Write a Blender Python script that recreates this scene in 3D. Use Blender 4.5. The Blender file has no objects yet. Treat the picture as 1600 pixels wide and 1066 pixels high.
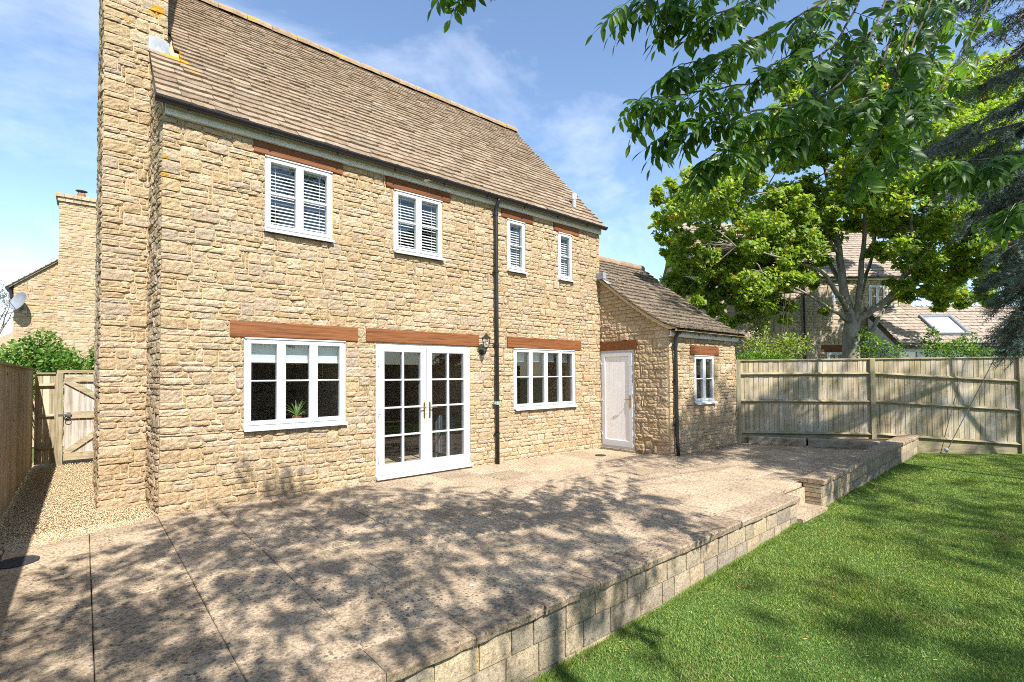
import bpy, math, random
import numpy as np
from mathutils import Vector, Matrix

scene = bpy.context.scene
COL = scene.collection
R_ = math.radians

# ------------------------------------------------------------------ camera
CAM = np.array([-0.6949, -7.2297, 1.61])
FPX, CYP, YAW, PIT, ROL = 778.73, 567.53, 0.71, 0.0262, -0.0081
_s, _c = math.sin(YAW), math.cos(YAW)
_fw = np.array([_s, _c, 0.0]); _rt = np.array([_c, -_s, 0.0]); _up = np.array([0, 0, 1.0])
FWD = _fw * math.cos(PIT) + _up * math.sin(PIT)
_u0 = _up * math.cos(PIT) - _fw * math.sin(PIT)
RGT = _rt * math.cos(ROL) + _u0 * math.sin(ROL)
UPV = _u0 * math.cos(ROL) - _rt * math.sin(ROL)
cam_data = bpy.data.cameras.new('camera')
cam = bpy.data.objects.new('camera', cam_data); COL.objects.link(cam)
cam_data.sensor_fit = 'HORIZONTAL'; cam_data.sensor_width = 36.0
cam_data.lens = FPX / 1600 * 36.0
cam_data.shift_y = (CYP - 533.0) / 1600.0
cam_data.clip_start = 0.05; cam_data.clip_end = 2000
cam.matrix_world = Matrix(((RGT[0], UPV[0], -FWD[0], CAM[0]), (RGT[1], UPV[1], -FWD[1], CAM[1]), (RGT[2], UPV[2], -FWD[2], CAM[2]), (0, 0, 0, 1)))
scene.camera = cam

def project(P):            # only used to rank pieces by how large they show
    q = np.asarray(P, float) - CAM; d = q @ FWD
    if d < .1: return (-9999, -9999, .1)
    return (800 + FPX * (q @ RGT) / d, CYP - FPX * (q @ UPV) / d, d)
def ray_at(x, y, t):       # measuring aid: photograph direction and distance in metres -> place
    return CAM + t * (FWD + RGT * (x - 800) / FPX + UPV * (CYP - y) / FPX)

# ------------------------------------------------------------------ sky, sun, exposure
SUN_TO = Vector((-0.17, -0.92, 1.0)).normalized()       # towards the sun
SUN_EL = math.asin(SUN_TO.z); SUN_AZ = math.atan2(SUN_TO.x, SUN_TO.y)
world = bpy.data.worlds.new('World'); scene.world = world; world.use_nodes = True
wn = world.node_tree; wn.nodes.clear()
w_out = wn.nodes.new('ShaderNodeOutputWorld'); w_bg = wn.nodes.new('ShaderNodeBackground')
w_sky = wn.nodes.new('ShaderNodeTexSky'); w_sky.sky_type = 'NISHITA'; w_sky.sun_disc = False
w_sky.sun_elevation = SUN_EL; w_sky.sun_rotation = SUN_AZ % (2 * math.pi)
w_sky.air_density = 1.0; w_sky.dust_density = 0.3; w_sky.ozone_density = 1.9
w_tc = wn.nodes.new('ShaderNodeTexCoord')
w_map = wn.nodes.new('ShaderNodeMapping'); w_map.inputs['Scale'].default_value = (1.1, 2.0, 3.0); w_map.inputs['Rotation'].default_value = (0.5, 0.35, 0.9)
w_n1 = wn.nodes.new('ShaderNodeTexNoise'); w_n1.inputs['Scale'].default_value = 1.5; w_n1.inputs['Detail'].default_value = 9; w_n1.inputs['Roughness'].default_value = 0.62; w_n1.inputs['Distortion'].default_value = 0.25
w_r = wn.nodes.new('ShaderNodeValToRGB'); w_r.color_ramp.elements[0].position = 0.51; w_r.color_ramp.elements[0].color = (0, 0, 0, 1)
w_r.color_ramp.elements[1].position = 0.86; w_r.color_ramp.elements[1].color = (.62, .62, .62, 1)
w_mx = wn.nodes.new('ShaderNodeMixRGB'); w_mx.inputs[2].default_value = (6.0, 6.3, 6.8, 1)
wn.links.new(w_tc.outputs['Generated'], w_map.inputs[0]); wn.links.new(w_map.outputs[0], w_n1.inputs['Vector'])
wn.links.new(w_n1.outputs[0], w_r.inputs[0]); wn.links.new(w_r.outputs[0], w_mx.inputs[0])
wn.links.new(w_sky.outputs[0], w_mx.inputs[1]); wn.links.new(w_mx.outputs[0], w_bg.inputs[0])
w_bg.inputs[1].default_value = 0.122
wn.links.new(w_bg.outputs[0], w_out.inputs[0])
sun_d = bpy.data.lights.new('sun', 'SUN'); sun_d.energy = 4.3; sun_d.angle = R_(0.53); sun_d.color = (1.0, 0.955, 0.90)
sun = bpy.data.objects.new('sun', sun_d); COL.objects.link(sun)
sun.rotation_euler = SUN_TO.to_track_quat('Z', 'Y').to_euler(); sun.location = (0, -20, 25)
vs = scene.view_settings; vs.view_transform = 'Standard'; vs.look = 'None'; vs.gamma = 1.0; vs.exposure = 1.13; vs.use_curve_mapping = False
scene.render.engine = 'CYCLES'
cy = scene.cycles; cy.use_denoising = False; cy.max_bounces = 7; cy.transparent_max_bounces = 16; cy.diffuse_bounces = 4; cy.glossy_bounces = 4; cy.caustics_reflective = False; cy.caustics_refractive = False
cy.sample_clamp_indirect = 2.0; cy.filter_width = 1.0

# ------------------------------------------------------------------ helpers
def put(o, parent=None, label=None, cat=None, group=None, kind=None):
    COL.objects.link(o)
    if parent is not None: o.parent = parent
    if label: o['label'] = label
    if cat: o['category'] = cat
    if group: o['group'] = group
    if kind: o['kind'] = kind
    return o
def root_loc(p):
    while p is not None and p.parent is not None: p = p.parent
    return np.array(p.location) if p is not None else np.zeros(3)
def thing(name, label, cat, loc=(0, 0, 0), group=None):
    o = bpy.data.objects.new(name, None); o.location = loc; o.empty_display_size = .2
    return put(o, None, label, cat, group)

class MB:
    """collects polygons (world coordinates) and links them as ONE mesh object"""
    def __init__(s): s.v = []; s.f = []; s.r = []
    def add(s, verts, faces, rnd=0.0):
        b = len(s.v); s.v.extend([tuple(map(float, p)) for p in verts])
        for f in faces: s.f.append(tuple(b + i for i in f)); s.r.append(rnd)
        return s
    def box(s, x0, x1, y0, y1, z0, z1, rnd=0.0, M=None):
        vs_ = [(x0, y0, z0), (x1, y0, z0), (x1, y1, z0), (x0, y1, z0), (x0, y0, z1), (x1, y0, z1), (x1, y1, z1), (x0, y1, z1)]
        if M: vs_ = [M(*p) for p in vs_]
        return s.add(vs_, [(0, 3, 2, 1), (4, 5, 6, 7), (0, 1, 5, 4), (1, 2, 6, 5), (2, 3, 7, 6), (3, 0, 4, 7)], rnd)
    def prism(s, poly, d0, d1, M, rnd=0.0):
        """poly of (u,w) extruded from d0 to d1, placed by M(u,w,d)"""
        n = len(poly); vs_ = [M(u, w, d0) for u, w in poly] + [M(u, w, d1) for u, w in poly]
        fs = [tuple(range(n)), tuple(range(2 * n - 1, n - 1, -1))] + [(i, (i + 1) % n, n + (i + 1) % n, n + i) for i in range(n)]
        return s.add(vs_, fs, rnd)
    def tube(s, pts, rad, n=8, rnd=0.0, caps=True, a0=0.0, a1=2 * math.pi, up=None):
        pts = [Vector(p) for p in pts]; m = len(pts)
        if not hasattr(rad, '__len__'): rad = [rad] * m
        rings = []; closed = abs(a1 - a0 - 2 * math.pi) < 1e-6; k = n if closed else n + 1
        ref = Vector(up) if up else None; prev = None
        for i, p in enumerate(pts):
            d = (pts[min(i + 1, m - 1)] - pts[max(i - 1, 0)]).normalized()
            if prev is None:
                h = ref or (Vector((0, 0, 1)) if abs(d.z) < .9 else Vector((1, 0, 0)))
                a = (h - d * h.dot(d)).normalized()
            else: a = (prev - d * prev.dot(d)).normalized()
            prev = a; b = d.cross(a)
            rings.append([p + (a * math.cos(t) + b * math.sin(t)) * rad[i] for t in [a0 + (a1 - a0) * j / n for j in range(k)]])
        vs_ = [q for r in rings for q in r]; fs = []
        for i in range(m - 1):
            for j in range(k if closed else k - 1):
                fs.append((i * k + j, i * k + (j + 1) % k, (i + 1) * k + (j + 1) % k, (i + 1) * k + j))
        if caps: fs += [tuple(range(k - 1, -1, -1)), tuple((m - 1) * k + j for j in range(k))]
        return s.add(vs_, fs, rnd)
    def sphere(s, c, r, nu=10, nv=6, rnd=0.0, sq=(1, 1, 1)):
        vs_ = [(c[0], c[1], c[2] - r * sq[2])]
        for i in range(1, nv):
            t = math.pi * i / nv
            for j in range(nu):
                a = 2 * math.pi * j / nu
                vs_.append((c[0] + r * sq[0] * math.sin(t) * math.cos(a), c[1] + r * sq[1] * math.sin(t) * math.sin(a), c[2] - r * sq[2] * math.cos(t)))
        vs_.append((c[0], c[1], c[2] + r * sq[2])); L = len(vs_) - 1; fs = []
        for j in range(nu): fs.append((0, 1 + (j + 1) % nu, 1 + j)); fs.append((L, L - nu + j, L - nu + (j + 1) % nu))
        for i in range(nv - 2):
            for j in range(nu): a = 1 + i * nu; fs.append((a + j, a + (j + 1) % nu, a + nu + (j + 1) % nu, a + nu + j))
        return s.add(vs_, fs, rnd)
    def mesh(s, name, mat, off=(0, 0, 0), smooth=False):
        me = bpy.data.meshes.new(name)
        if len(s.v):
            v = np.array(s.v) - np.array(off)
            me.from_pydata(v.tolist(), [], s.f)
            at = me.attributes.new('rnd', 'FLOAT', 'FACE'); at.data.foreach_set('value', np.array(s.r, np.float32))
        me.materials.append(MAT[mat])
        if smooth: me.polygons.foreach_set('use_smooth', np.ones(len(me.polygons), bool))
        me.update(); return me
    def build(s, name, mat, parent=None, label=None, cat=None, group=None, kind=None, smooth=False, loc=None):
        off = root_loc(parent) if parent is not None else (np.array(loc) if loc is not None else np.zeros(3))
        o = bpy.data.objects.new(name, s.mesh(name, mat, off, smooth))
        if parent is None and loc is not None: o.location = loc
        return put(o, parent, label, cat, group, kind)

def mesh_np(name, V, F, rnd, mat, parent=None, label=None, cat=None, group=None, kind=None, smooth=False, loc=None):
    """big mesh from arrays: V (n,3), F (m,3) triangles, rnd (m,)"""
    off = root_loc(parent) if parent is not None else (np.array(loc) if loc is not None else np.zeros(3))
    me = bpy.data.meshes.new(name); V = np.asarray(V, np.float32) - off.astype(np.float32); F = np.asarray(F, np.int32)
    me.vertices.add(len(V)); me.vertices.foreach_set('co', V.ravel())
    me.loops.add(F.size); me.loops.foreach_set('vertex_index', F.ravel())
    me.polygons.add(len(F)); me.polygons.foreach_set('loop_start', np.arange(0, F.size, 3, dtype=np.int32))
    at = me.attributes.new('rnd', 'FLOAT', 'FACE'); at.data.foreach_set('value', np.asarray(rnd, np.float32))
    if smooth: me.polygons.foreach_set('use_smooth', np.ones(len(F), bool))
    me.materials.append(MAT[mat]); me.update(); me.validate()
    o = bpy.data.objects.new(name, me)
    if parent is None and loc is not None: o.location = loc
    return put(o, parent, label, cat, group, kind)
def scatter(T, TF, pos, rot, sc, rnd):
    """copies of a small template (T verts, TF tris) -> arrays"""
    pos = np.asarray(pos); n = len(pos); sc = np.asarray(sc).reshape(n, 1, -1)
    V = np.einsum('nij,nkj->nki', rot, T[None] * sc) + pos[:, None]
    F = (TF[None] + (np.arange(n) * len(T))[:, None, None]).reshape(-1, 3)
    return V.reshape(-1, 3), F, np.repeat(rnd, len(TF))
def frames(d, nrm):
    """rotation matrices with local y along d and local z near nrm"""
    d = d / np.linalg.norm(d, axis=1, keepdims=True)
    x = np.cross(d, nrm); x /= np.linalg.norm(x, axis=1, keepdims=True) + 1e-9
    z = np.cross(x, d); return np.stack([x, d, z], axis=2)
def rand_rot(rng, n):
    d = rng.normal(size=(n, 3)); u = rng.normal(size=(n, 3)); return frames(d, u)
def vnoise(p, f, seed=0):
    """cheap smooth value noise for shaping"""
    x, y, z = p[0] * f, p[1] * f, p[2] * f
    return (math.sin(x * 1.7 + seed * 1.3 + math.sin(y * 2.3 + seed)) + math.sin(y * 1.9 + seed * 2.1 + math.sin(z * 2.1)) + math.sin(z * 2.3 + seed * .7 + math.sin(x * 1.5))) / 3

# ------------------------------------------------------------------ materials
MAT = {}
class NT:
    def __init__(s, name):
        s.m = bpy.data.materials.new(name); s.m.use_nodes = True; s.t = s.m.node_tree; s.t.nodes.clear()
        s.out = s.t.nodes.new('ShaderNodeOutputMaterial'); MAT[name] = s.m
    def n(s, ty, props=None, **ins):
        nd = s.t.nodes.new('ShaderNode' + ty)
        for k, v in (props or {}).items(): setattr(nd, k, v)
        for k, v in ins.items():
            key = int(k[1:]) if k[0] == '_' and k[1:].isdigit() else k.replace('_', ' ')
            s.set(nd.inputs[key], v)
        return nd
    def set(s, sock, v):
        if hasattr(v, 'outputs'): s.t.links.new(v.outputs[0], sock)
        elif isinstance(v, bpy.types.NodeSocket): s.t.links.new(v, sock)
        else:
            if hasattr(v, '__len__') and len(v) == 3 and sock.type == 'RGBA': v = (*v, 1)
            sock.default_value = v
    def obj(s): return s.n('TexCoord').outputs['Object']
    def noise(s, scale, detail=4, rough=.55, vec=None, dist=0.0):
        return s.n('TexNoise', Vector=vec if vec is not None else s.obj(), Scale=scale, Detail=detail, Roughness=rough, Distortion=dist).outputs[0]
    def stretch(s, sc): return s.n('Mapping', Vector=s.obj(), Scale=sc).outputs[0]
    def voro(s, scale, vec=None, feature='F1', rnd=1.0):
        return s.n('TexVoronoi', {'feature': feature}, Vector=vec if vec is not None else s.obj(), Scale=scale, Randomness=rnd)
    def ramp(s, fac, stops, interp='LINEAR'):
        nd = s.t.nodes.new('ShaderNodeValToRGB'); cr = nd.color_ramp; cr.interpolation = interp
        while len(cr.elements) < len(stops): cr.elements.new(0.5)
        for e, (p, c) in zip(cr.elements, stops):
            e.position = p; e.color = (c, c, c, 1) if not hasattr(c, '__len__') else (*c, 1)
        s.set(nd.inputs[0], fac); return nd.outputs[0]
    def mix(s, fac, a, b, mode='MIX'):
        nd = s.t.nodes.new('ShaderNodeMixRGB'); nd.blend_type = mode
        s.set(nd.inputs[0], fac); s.set(nd.inputs[1], a); s.set(nd.inputs[2], b); return nd.outputs[0]
    def math(s, op, a, b=0.0, clamp=False):
        nd = s.t.nodes.new('ShaderNodeMath'); nd.operation = op; nd.use_clamp = clamp
        s.set(nd.inputs[0], a); s.set(nd.inputs[1], b); return nd.outputs[0]
    def rnd(s):
        a = s.n('Attribute', {'attribute_name': 'rnd'}).outputs['Fac']; b = s.n('ObjectInfo').outputs['Random']
        return s.math('FRACT', s.math('ADD', a, b))
    def attr(s): return s.n('Attribute', {'attribute_name': 'rnd'}).outputs['Fac']
    def bump(s, h, strength=.5, dist=.01): return s.n('Bump', Height=h, Strength=strength, Distance=dist).outputs[0]
    def principled(s, col, rough=.8, normal=None, spec=.3, metal=0.0):
        p = s.n('BsdfPrincipled', Base_Color=col, Roughness=rough, Metallic=metal)
        p.inputs['Specular IOR Level'].default_value = spec
        if normal is not None: s.set(p.inputs['Normal'], normal)
        return p
    def done(s, sh): s.t.links.new(sh.outputs[0] if hasattr(sh, 'outputs') else sh, s.out.inputs['Surface']); return s.m

def lichen(m, col, pts, r, c=(.52, .27, .03)):
    """orange crusts growing round a few spots of the stone"""
    nz = m.math('MULTIPLY', m.noise(22, 5, .75), r * 2.6); g = m.n('NewGeometry').outputs['Position']; f = None
    for p in pts:
        d = m.n('VectorMath', {'operation': 'DISTANCE'}); m.set(d.inputs[0], g); d.inputs[1].default_value = p[:3]
        k = m.math('LESS_THAN', m.math('ADD', d.outputs['Value'], nz), (p[3] if len(p) > 3 else r) + r * 1.1)
        f = k if f is None else m.math('MAXIMUM', f, k)
    return m.mix(f, col, c)

def m_stone(name, cols, tint=1.0, bump=1.0, pts=None, dark=.55):
    m = NT(name); r = m.rnd(); k = len(cols) - 1
    col = m.ramp(r, [(i / k, tuple(x * tint for x in c)) for i, c in enumerate(cols)])
    n1 = m.noise(7, 6, .65); n2 = m.noise(30, 6, .75); n3 = m.noise(95, 4, .7)
    col = m.mix(m.ramp(n3, [(.47, 0), (.62, .75)]), col, m.mix(1, col, (.50, .45, .38), 'MULTIPLY'))
    col = m.mix(m.ramp(n3, [(.30, .6), (.44, 0)]), col, m.mix(1, col, (1.25, 1.22, 1.15), 'MULTIPLY'))
    col = m.mix(m.ramp(n1, [(.35, 0), (.7, .45)]), col, m.mix(1, col, (.80, .74, .66), 'MULTIPLY'))
    col = m.mix(m.ramp(n2, [(.50, 0), (.64, .9)]), col, m.mix(1, col, (dark, dark * .95, dark * .9), 'MULTIPLY'))
    col = m.mix(m.ramp(n2, [(.28, .5), (.44, 0)]), col, m.mix(1, col, (1.25, 1.24, 1.2), 'MULTIPLY'))
    col = m.mix(m.ramp(m.noise(1.1, 4, .6), [(.42, 0), (.7, .35)]), col, m.mix(1, col, (.78, .72, .66), 'MULTIPLY'))
    if pts: col = lichen(m, col, pts, .07)
    h = m.math('ADD', m.math('MULTIPLY', n2, 1.0), m.math('ADD', m.math('MULTIPLY', n1, .8), m.math('MULTIPLY', n3, .35)))
    return m.done(m.principled(col, .92, m.bump(h, .9 * bump, .02), .15))
BUFF = [(.44, .335, .205), (.55, .435, .285), (.50, .385, .24), (.60, .485, .335), (.44, .36, .265), (.54, .405, .24), (.47, .355, .215), (.56, .46, .335)]
m_stone('stone', BUFF, 1.0, 1.0, [(-.54 + .2, .8, 6.75, .10), (-.3, .8, 6.3, .06), (.03, 0, 4.28, .05), (.02, 0, 4.07, .055), (-.45, .8, 4.9, .05), (.0, .8, 6.55, .10), (.03, .8, 6.75, .07)])
m_stone('stone_lean', BUFF, 1.06)
m_stone('stone_far_left', BUFF, 1.0, .8)
m_stone('stone_far_right', [(.50, .42, .31), (.60, .51, .39), (.55, .47, .36), (.64, .56, .44)], 1.0, .8)
m_stone('block', [(.50, .41, .27), (.30, .265, .21), (.54, .44, .29), (.34, .30, .24), (.46, .37, .25)], 1.0, .5, None, .45)
def m_plain(name, col, rough=.6, spec=.3, n=0, amt=.15, bump=0, metal=0.0, sc=None):
    m = NT(name); c = col; nrm = None
    if n:
        nz = m.noise(n, 5, .6, m.stretch(sc) if sc else None)
        c = m.mix(m.ramp(nz, [(.35, 0), (.7, 1)]), col, tuple(x * (1 - amt) for x in col))
        if bump: nrm = m.bump(nz, bump, .01)
    return m.done(m.principled(c, rough, nrm, spec, metal))
m_plain('mortar', (.53, .41, .23), .95, .1, 60, .30, .6)
m_plain('mortar_far', (.47, .38, .24), .95, .1, 30, .35, .4)
m_plain('mortar_block', (.50, .36, .17), .95, .1, 40, .35, .5)
m_plain('white_upvc', (.56, .57, .58), .35, .4, 3, .05)
m_plain('painted_board', (.72, .73, .72), .5, .3, 6, .12, .05)
m_plain('door_panel', (.80, .78, .76), .45, .3, 4, .08)
m_plain('black_plastic', (.018, .018, .02), .38, .5, 12, .3)
m_plain('lead', (.30, .33, .37), .55, .5, 8, .4, .3)
m_plain('brass', (.50, .34, .12), .3, .6, metal=1.0)
m_plain('steel', (.32, .32, .33), .4, .6, 20, .3, metal=.8)
m_plain('galvanised', (.52, .54, .56), .5, .5, 18, .3, metal=.3)
m_plain('copper_green', (.30, .42, .34), .6, .3, 25, .3)
m_plain('plaster', (.55, .45, .36), .9, .1, 2, .2)
m_plain('room_floor', (.45, .35, .25), .6, .3, 4, .3)
m_plain('blind', (.74, .74, .70), .55, .3)
m_plain('blind_cloth', (.50, .56, .58), .9, .1, 40, .15)
m_plain('terracotta', (.42, .14, .06), .85, .2, 14, .4, .3)
m_plain('soil', (.10, .075, .05), .97, .1, 14, .6, .8)
m_plain('ground', (.10, .13, .05), .97, .1, 2, .4, .5)
m_plain('iron', (.045, .045, .05), .65, .4, 30, .4, .4)
m_plain('dish_grey', (.22, .24, .27), .5, .4, 10, .2)
m_plain('cable', (.16, .165, .17), .5, .4)
m_plain('white_dome', (.78, .77, .70), .4, .4)

def m_tile(name, cols, moss, pts=None):
    m = NT(name); r = m.rnd(); k = len(cols) - 1
    col = m.ramp(r, [(i / k, c) for i, c in enumerate(cols)])
    n1 = m.noise(9, 6, .65); n2 = m.noise(55, 5, .7); big = m.noise(.9, 4, .6)
    col = m.mix(m.ramp(n1, [(.4, 0), (.66, .8)]), col, m.mix(1, col, (.66, .64, .60), 'MULTIPLY'))
    col = m.mix(m.ramp(n2, [(.54, 0), (.68, .85)]), col, m.mix(1, col, (.48, .46, .44), 'MULTIPLY'))
    col = m.mix(m.ramp(n2, [(.30, .6), (.42, 0)]), col, (.46, .42, .36))
    if moss:
        f = m.math('MULTIPLY', m.ramp(m.noise(20, 6, .75), [(.44, 0), (.58, 1)]), m.ramp(big, [(.3, moss * .5), (.62, moss)]))
        col = m.mix(f, col, (.035, .036, .026))
    if pts: col = lichen(m, col, pts, .10)
    return m.done(m.principled(col, .93, m.bump(m.math('ADD', n1, n2), .9, .015), .12))
m_tile('tile', [(.30, .215, .14), (.37, .275, .185), (.33, .24, .165), (.40, .315, .225), (.31, .235, .165), (.27, .20, .135)], .35, [(.16, .80, 5.98, .14), (.28, .74, 5.9, .10), (.40, .55, 5.7, .08), (.2, .9, 6.15, .10), (1.2, 2.95, 8.35, .12), (2.2, 2.95, 8.35, .16), (5.6, 2.95, 8.35, .14), (3.6, 2.95, 8.35, .1)])
m_tile('tile_ridge', [(.33, .235, .15), (.38, .27, .17), (.36, .27, .19)], .1, [(.8, 2.95, 8.35, .10), (1.6, 2.95, 8.35, .16), (2.4, 2.95, 8.35, .14), (3.3, 2.95, 8.35, .16), (4.4, 2.95, 8.35, .12), (5.6, 2.95, 8.35, .16), (6.9, 2.95, 8.35, .1), (7.7, 2.95, 8.35, .16)])
m_tile('tile_mossy', [(.26, .20, .14), (.32, .25, .18), (.28, .21, .15), (.22, .18, .13)], 1.0)
m_tile('tile_far', [(.36, .29, .23), (.42, .35, .28), (.38, .31, .25), (.45, .38, .31)], .25)

def m_wood(name, cols, sc, algae=.0, pale=0.0, rough=.85, spec=.15, knots=True):
    m = NT(name); r = m.rnd(); k = len(cols) - 1
    col = m.ramp(r, [(i / k, c) for i, c in enumerate(cols)])
    v = m.stretch(sc); g = m.noise(1.0, 7, .65, v, .6); g2 = m.noise(3.2, 4, .6, v)
    col = m.mix(m.ramp(g, [(.38, .9), (.54, 0)]), col, m.mix(1, col, (.50, .46, .42), 'MULTIPLY'))
    col = m.mix(m.ramp(g2, [(.55, 0), (.75, .5)]), col, m.mix(1, col, (1.3, 1.28, 1.22), 'MULTIPLY'))
    if knots:
        kn = m.voro(7, m.stretch((1, 1, .45))).outputs['Distance']
        col = m.mix(m.ramp(kn, [(.05, .85), (.10, 0)]), col, (.045, .032, .02))
    if algae: col = m.mix(m.math('MULTIPLY', m.ramp(m.noise(1.7, 5, .65), [(.42, 0), (.66, 1)]), algae), col, (.15, .17, .055))
    if pale: col = m.mix(m.math('MULTIPLY', m.ramp(m.noise(2.3, 4, .6), [(.45, 0), (.65, 1)]), pale), col, (.50, .46, .42))
    return m.done(m.principled(col, rough, m.bump(m.math('ADD', g, m.math('MULTIPLY', g2, .5)), .6, .008), spec))
m_wood('lintel_wood', [(.19, .070, .022), (.225, .086, .030), (.16, .058, .019)], (1.6, 34, 34), rough=.6, spec=.25, knots=False)
m_wood('fence_board', [(.40, .31, .185), (.58, .48, .33), (.46, .36, .22), (.64, .55, .40), (.42, .34, .20), (.54, .44, .29)], (26, 26, 1.1), .45, .4)
m_wood('fence_rail', [(.34, .28, .17), (.38, .31, .20)], (3, 3, 26), .6, .2, knots=False)
m_wood('fence_post', [(.32, .27, .17), (.36, .30, .19)], (26, 26, 1.3), .6, .2, knots=False)
m_wood('left_board', [(.42, .34, .22), (.60, .50, .36), (.50, .41, .28), (.36, .29, .19)], (26, 26, 1.1), .35, .2)
m_wood('gate_board', [(.46, .42, .36), (.52, .48, .42), (.43, .38, .31)], (24, 24, 1.1), .1, .5)
m_wood('gate_brace', [(.40, .32, .20), (.44, .36, .24)], (6, 6, 22), .25, .2, knots=False)
m_wood('sleeper', [(.30, .235, .16), (.34, .27, .19)], (5, 5, 14), .15, .3, knots=False)
m_wood('bark', [(.24, .21, .165), (.28, .245, .20)], (9, 9, 3.5), .25, .35, .95, .1, False)
m_wood('bark_dark', [(.09, .075, .055), (.12, .10, .075)], (12, 12, 3), .1, 0, .95, .1, False)

def m_slab(name, base, lich=1.0):
    m = NT(name); r = m.rnd()
    col = m.ramp(r, [(0, tuple(x * .80 for x in base)), (.5, base), (1, tuple(x * 1.10 for x in base))])
    n1 = m.noise(2.2, 6, .65); n2 = m.noise(34, 7, .78); n3 = m.noise(110, 4, .75)
    col = m.mix(m.ramp(n1, [(.38, 0), (.66, .7)]), col, m.mix(1, col, (.70, .66, .63), 'MULTIPLY'))
    col = m.mix(m.ramp(n2, [(.47, 0), (.58, .9)]), col, m.mix(1, col, (.52, .47, .43), 'MULTIPLY'))
    col = m.mix(m.ramp(n3, [(.50, 0), (.62, .7)]), col, m.mix(1, col, (.50, .46, .43), 'MULTIPLY'))
    col = m.mix(m.ramp(n3, [(.32, .7), (.46, 0)]), col, m.mix(1, col, (1.3, 1.28, 1.24), 'MULTIPLY'))
    # dark pits and lichen spots
    wv = m.n('VectorMath', {'operation': 'ADD'}); m.set(wv.inputs[0], m.obj())
    nz = m.n('TexNoise', Vector=m.obj(), Scale=30.0, Detail=3.0); sc = m.n('VectorMath', {'operation': 'SCALE'}); m.set(sc.inputs[0], nz.outputs['Color']); sc.inputs['Scale'].default_value = .02
    m.set(wv.inputs[1], sc.outputs[0])
    v1 = m.voro(30, wv.outputs[0]); v2 = m.voro(17, wv.outputs[0]); v3 = m.voro(6.5, wv.outputs[0])
    big = m.ramp(m.noise(1.3, 4, .6), [(.34, .25), (.60, 1)])
    s1 = m.math('MULTIPLY', m.math('LESS_THAN', v1.outputs['Distance'], m.math('MULTIPLY', m.n('SeparateColor', Color=v1.outputs['Color']).outputs[0], .40)), big)
    s2 = m.math('MULTIPLY', m.math('LESS_THAN', v2.outputs['Distance'], m.math('MULTIPLY', m.n('SeparateColor', Color=v2.outputs['Color']).outputs[1], .26)), big)
    pit = m.math('MAXIMUM', s1, s2)
    col = m.mix(m.math('MULTIPLY', pit, .8 * lich), col, (.060, .052, .05))
    w = m.math('LESS_THAN', v3.outputs['Distance'], m.math('MULTIPLY', m.math('SUBTRACT', m.n('SeparateColor', Color=v3.outputs['Color']).outputs[2], .55), .30))
    col = m.mix(m.math('MULTIPLY', w, .65 * lich), col, (.58, .55, .52))
    h = m.math('SUBTRACT', m.math('ADD', m.math('MULTIPLY', n2, .8), m.math('ADD', n1, m.math('MULTIPLY', n3, .4))), m.math('MULTIPLY', pit, .5))
    return m.done(m.principled(col, .92, m.bump(h, .8, .012), .15))
m_slab('slab', (.55, .44, .305)); m_slab('coping', (.46, .365, .255), 1.0)
m_plain('slab_joint', (.15, .115, .075), .95, .1, 30, .5, .5)
def m_gravel():
    m = NT('gravel'); col = m.ramp(m.attr(), [(0, (.40, .29, .15)), (.25, (.55, .43, .26)), (.5, (.62, .51, .33)), (.7, (.48, .36, .20)), (.85, (.66, .58, .44)), (1, (.28, .20, .12))])
    return m.done(m.principled(col, .85, None, .2))
m_gravel(); m_plain('gravel_bed', (.40, .30, .17), .95, .1, 90, .6, 1.0)

def m_leaf(name, stops, trans=.45, tcol=None, rough=.45, spec=.35, big=None):
    m = NT(name); col = m.ramp(m.rnd(), stops)
    if big: col = m.mix(m.ramp(m.noise(big, 3, .5), [(.4, 0), (.65, .5)]), col, m.mix(1, col, (1.35, 1.25, .8), 'MULTIPLY'))
    p = m.principled(col, rough, None, spec)
    t = m.n('BsdfTranslucent', Color=m.mix(1, col, tcol or (1.5, 1.6, .55), 'MULTIPLY'))
    mx = m.n('MixShader', Fac=trans); m.t.links.new(p.outputs[0], mx.inputs[1]); m.t.links.new(t.outputs[0], mx.inputs[2])
    return m.done(mx)
m_leaf('leaf_maple', [(0, (.11, .18, .026)), (.3, (.175, .27, .036)), (.6, (.235, .335, .05)), (.85, (.32, .40, .07)), (.975, (.44, .44, .085)), (.985, (.50, .26, .03)), (1, (.45, .20, .03))], .52, big=.5)
m_leaf('leaf_ash', [(0, (.034, .082, .016)), (.4, (.056, .125, .020)), (.75, (.085, .17, .027)), (1, (.13, .22, .034))], .48, (1.6, 1.8, .5), .38, .4)
m_leaf('leaf_bush', [(0, (.045, .11, .015)), (.5, (.09, .19, .025)), (.85, (.16, .27, .04)), (1, (.30, .34, .09))], .4)
m_leaf('leaf_bush_yellow', [(0, (.12, .19, .03)), (.5, (.22, .29, .05)), (.95, (.34, .38, .09)), (1, (.45, .25, .28))], .4)
m_leaf('leaf_indoor', [(0, (.08, .17, .03)), (.6, (.22, .34, .08)), (1, (.50, .56, .30))], .3)
m_leaf('needle_blue', [(0, (.026, .050, .036)), (.5, (.07, .115, .088)), (1, (.18, .25, .215))], .15, (1, 1, .9), .6, .25)
m_leaf('needle_dark', [(0, (.014, .028, .020)), (.6, (.028, .050, .034)), (1, (.05, .075, .05))], .15, (1, 1, .8), .6, .25)
m_leaf('blossom_grey', [(0, (.20, .17, .17)), (1, (.34, .30, .30))], .2)
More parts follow.
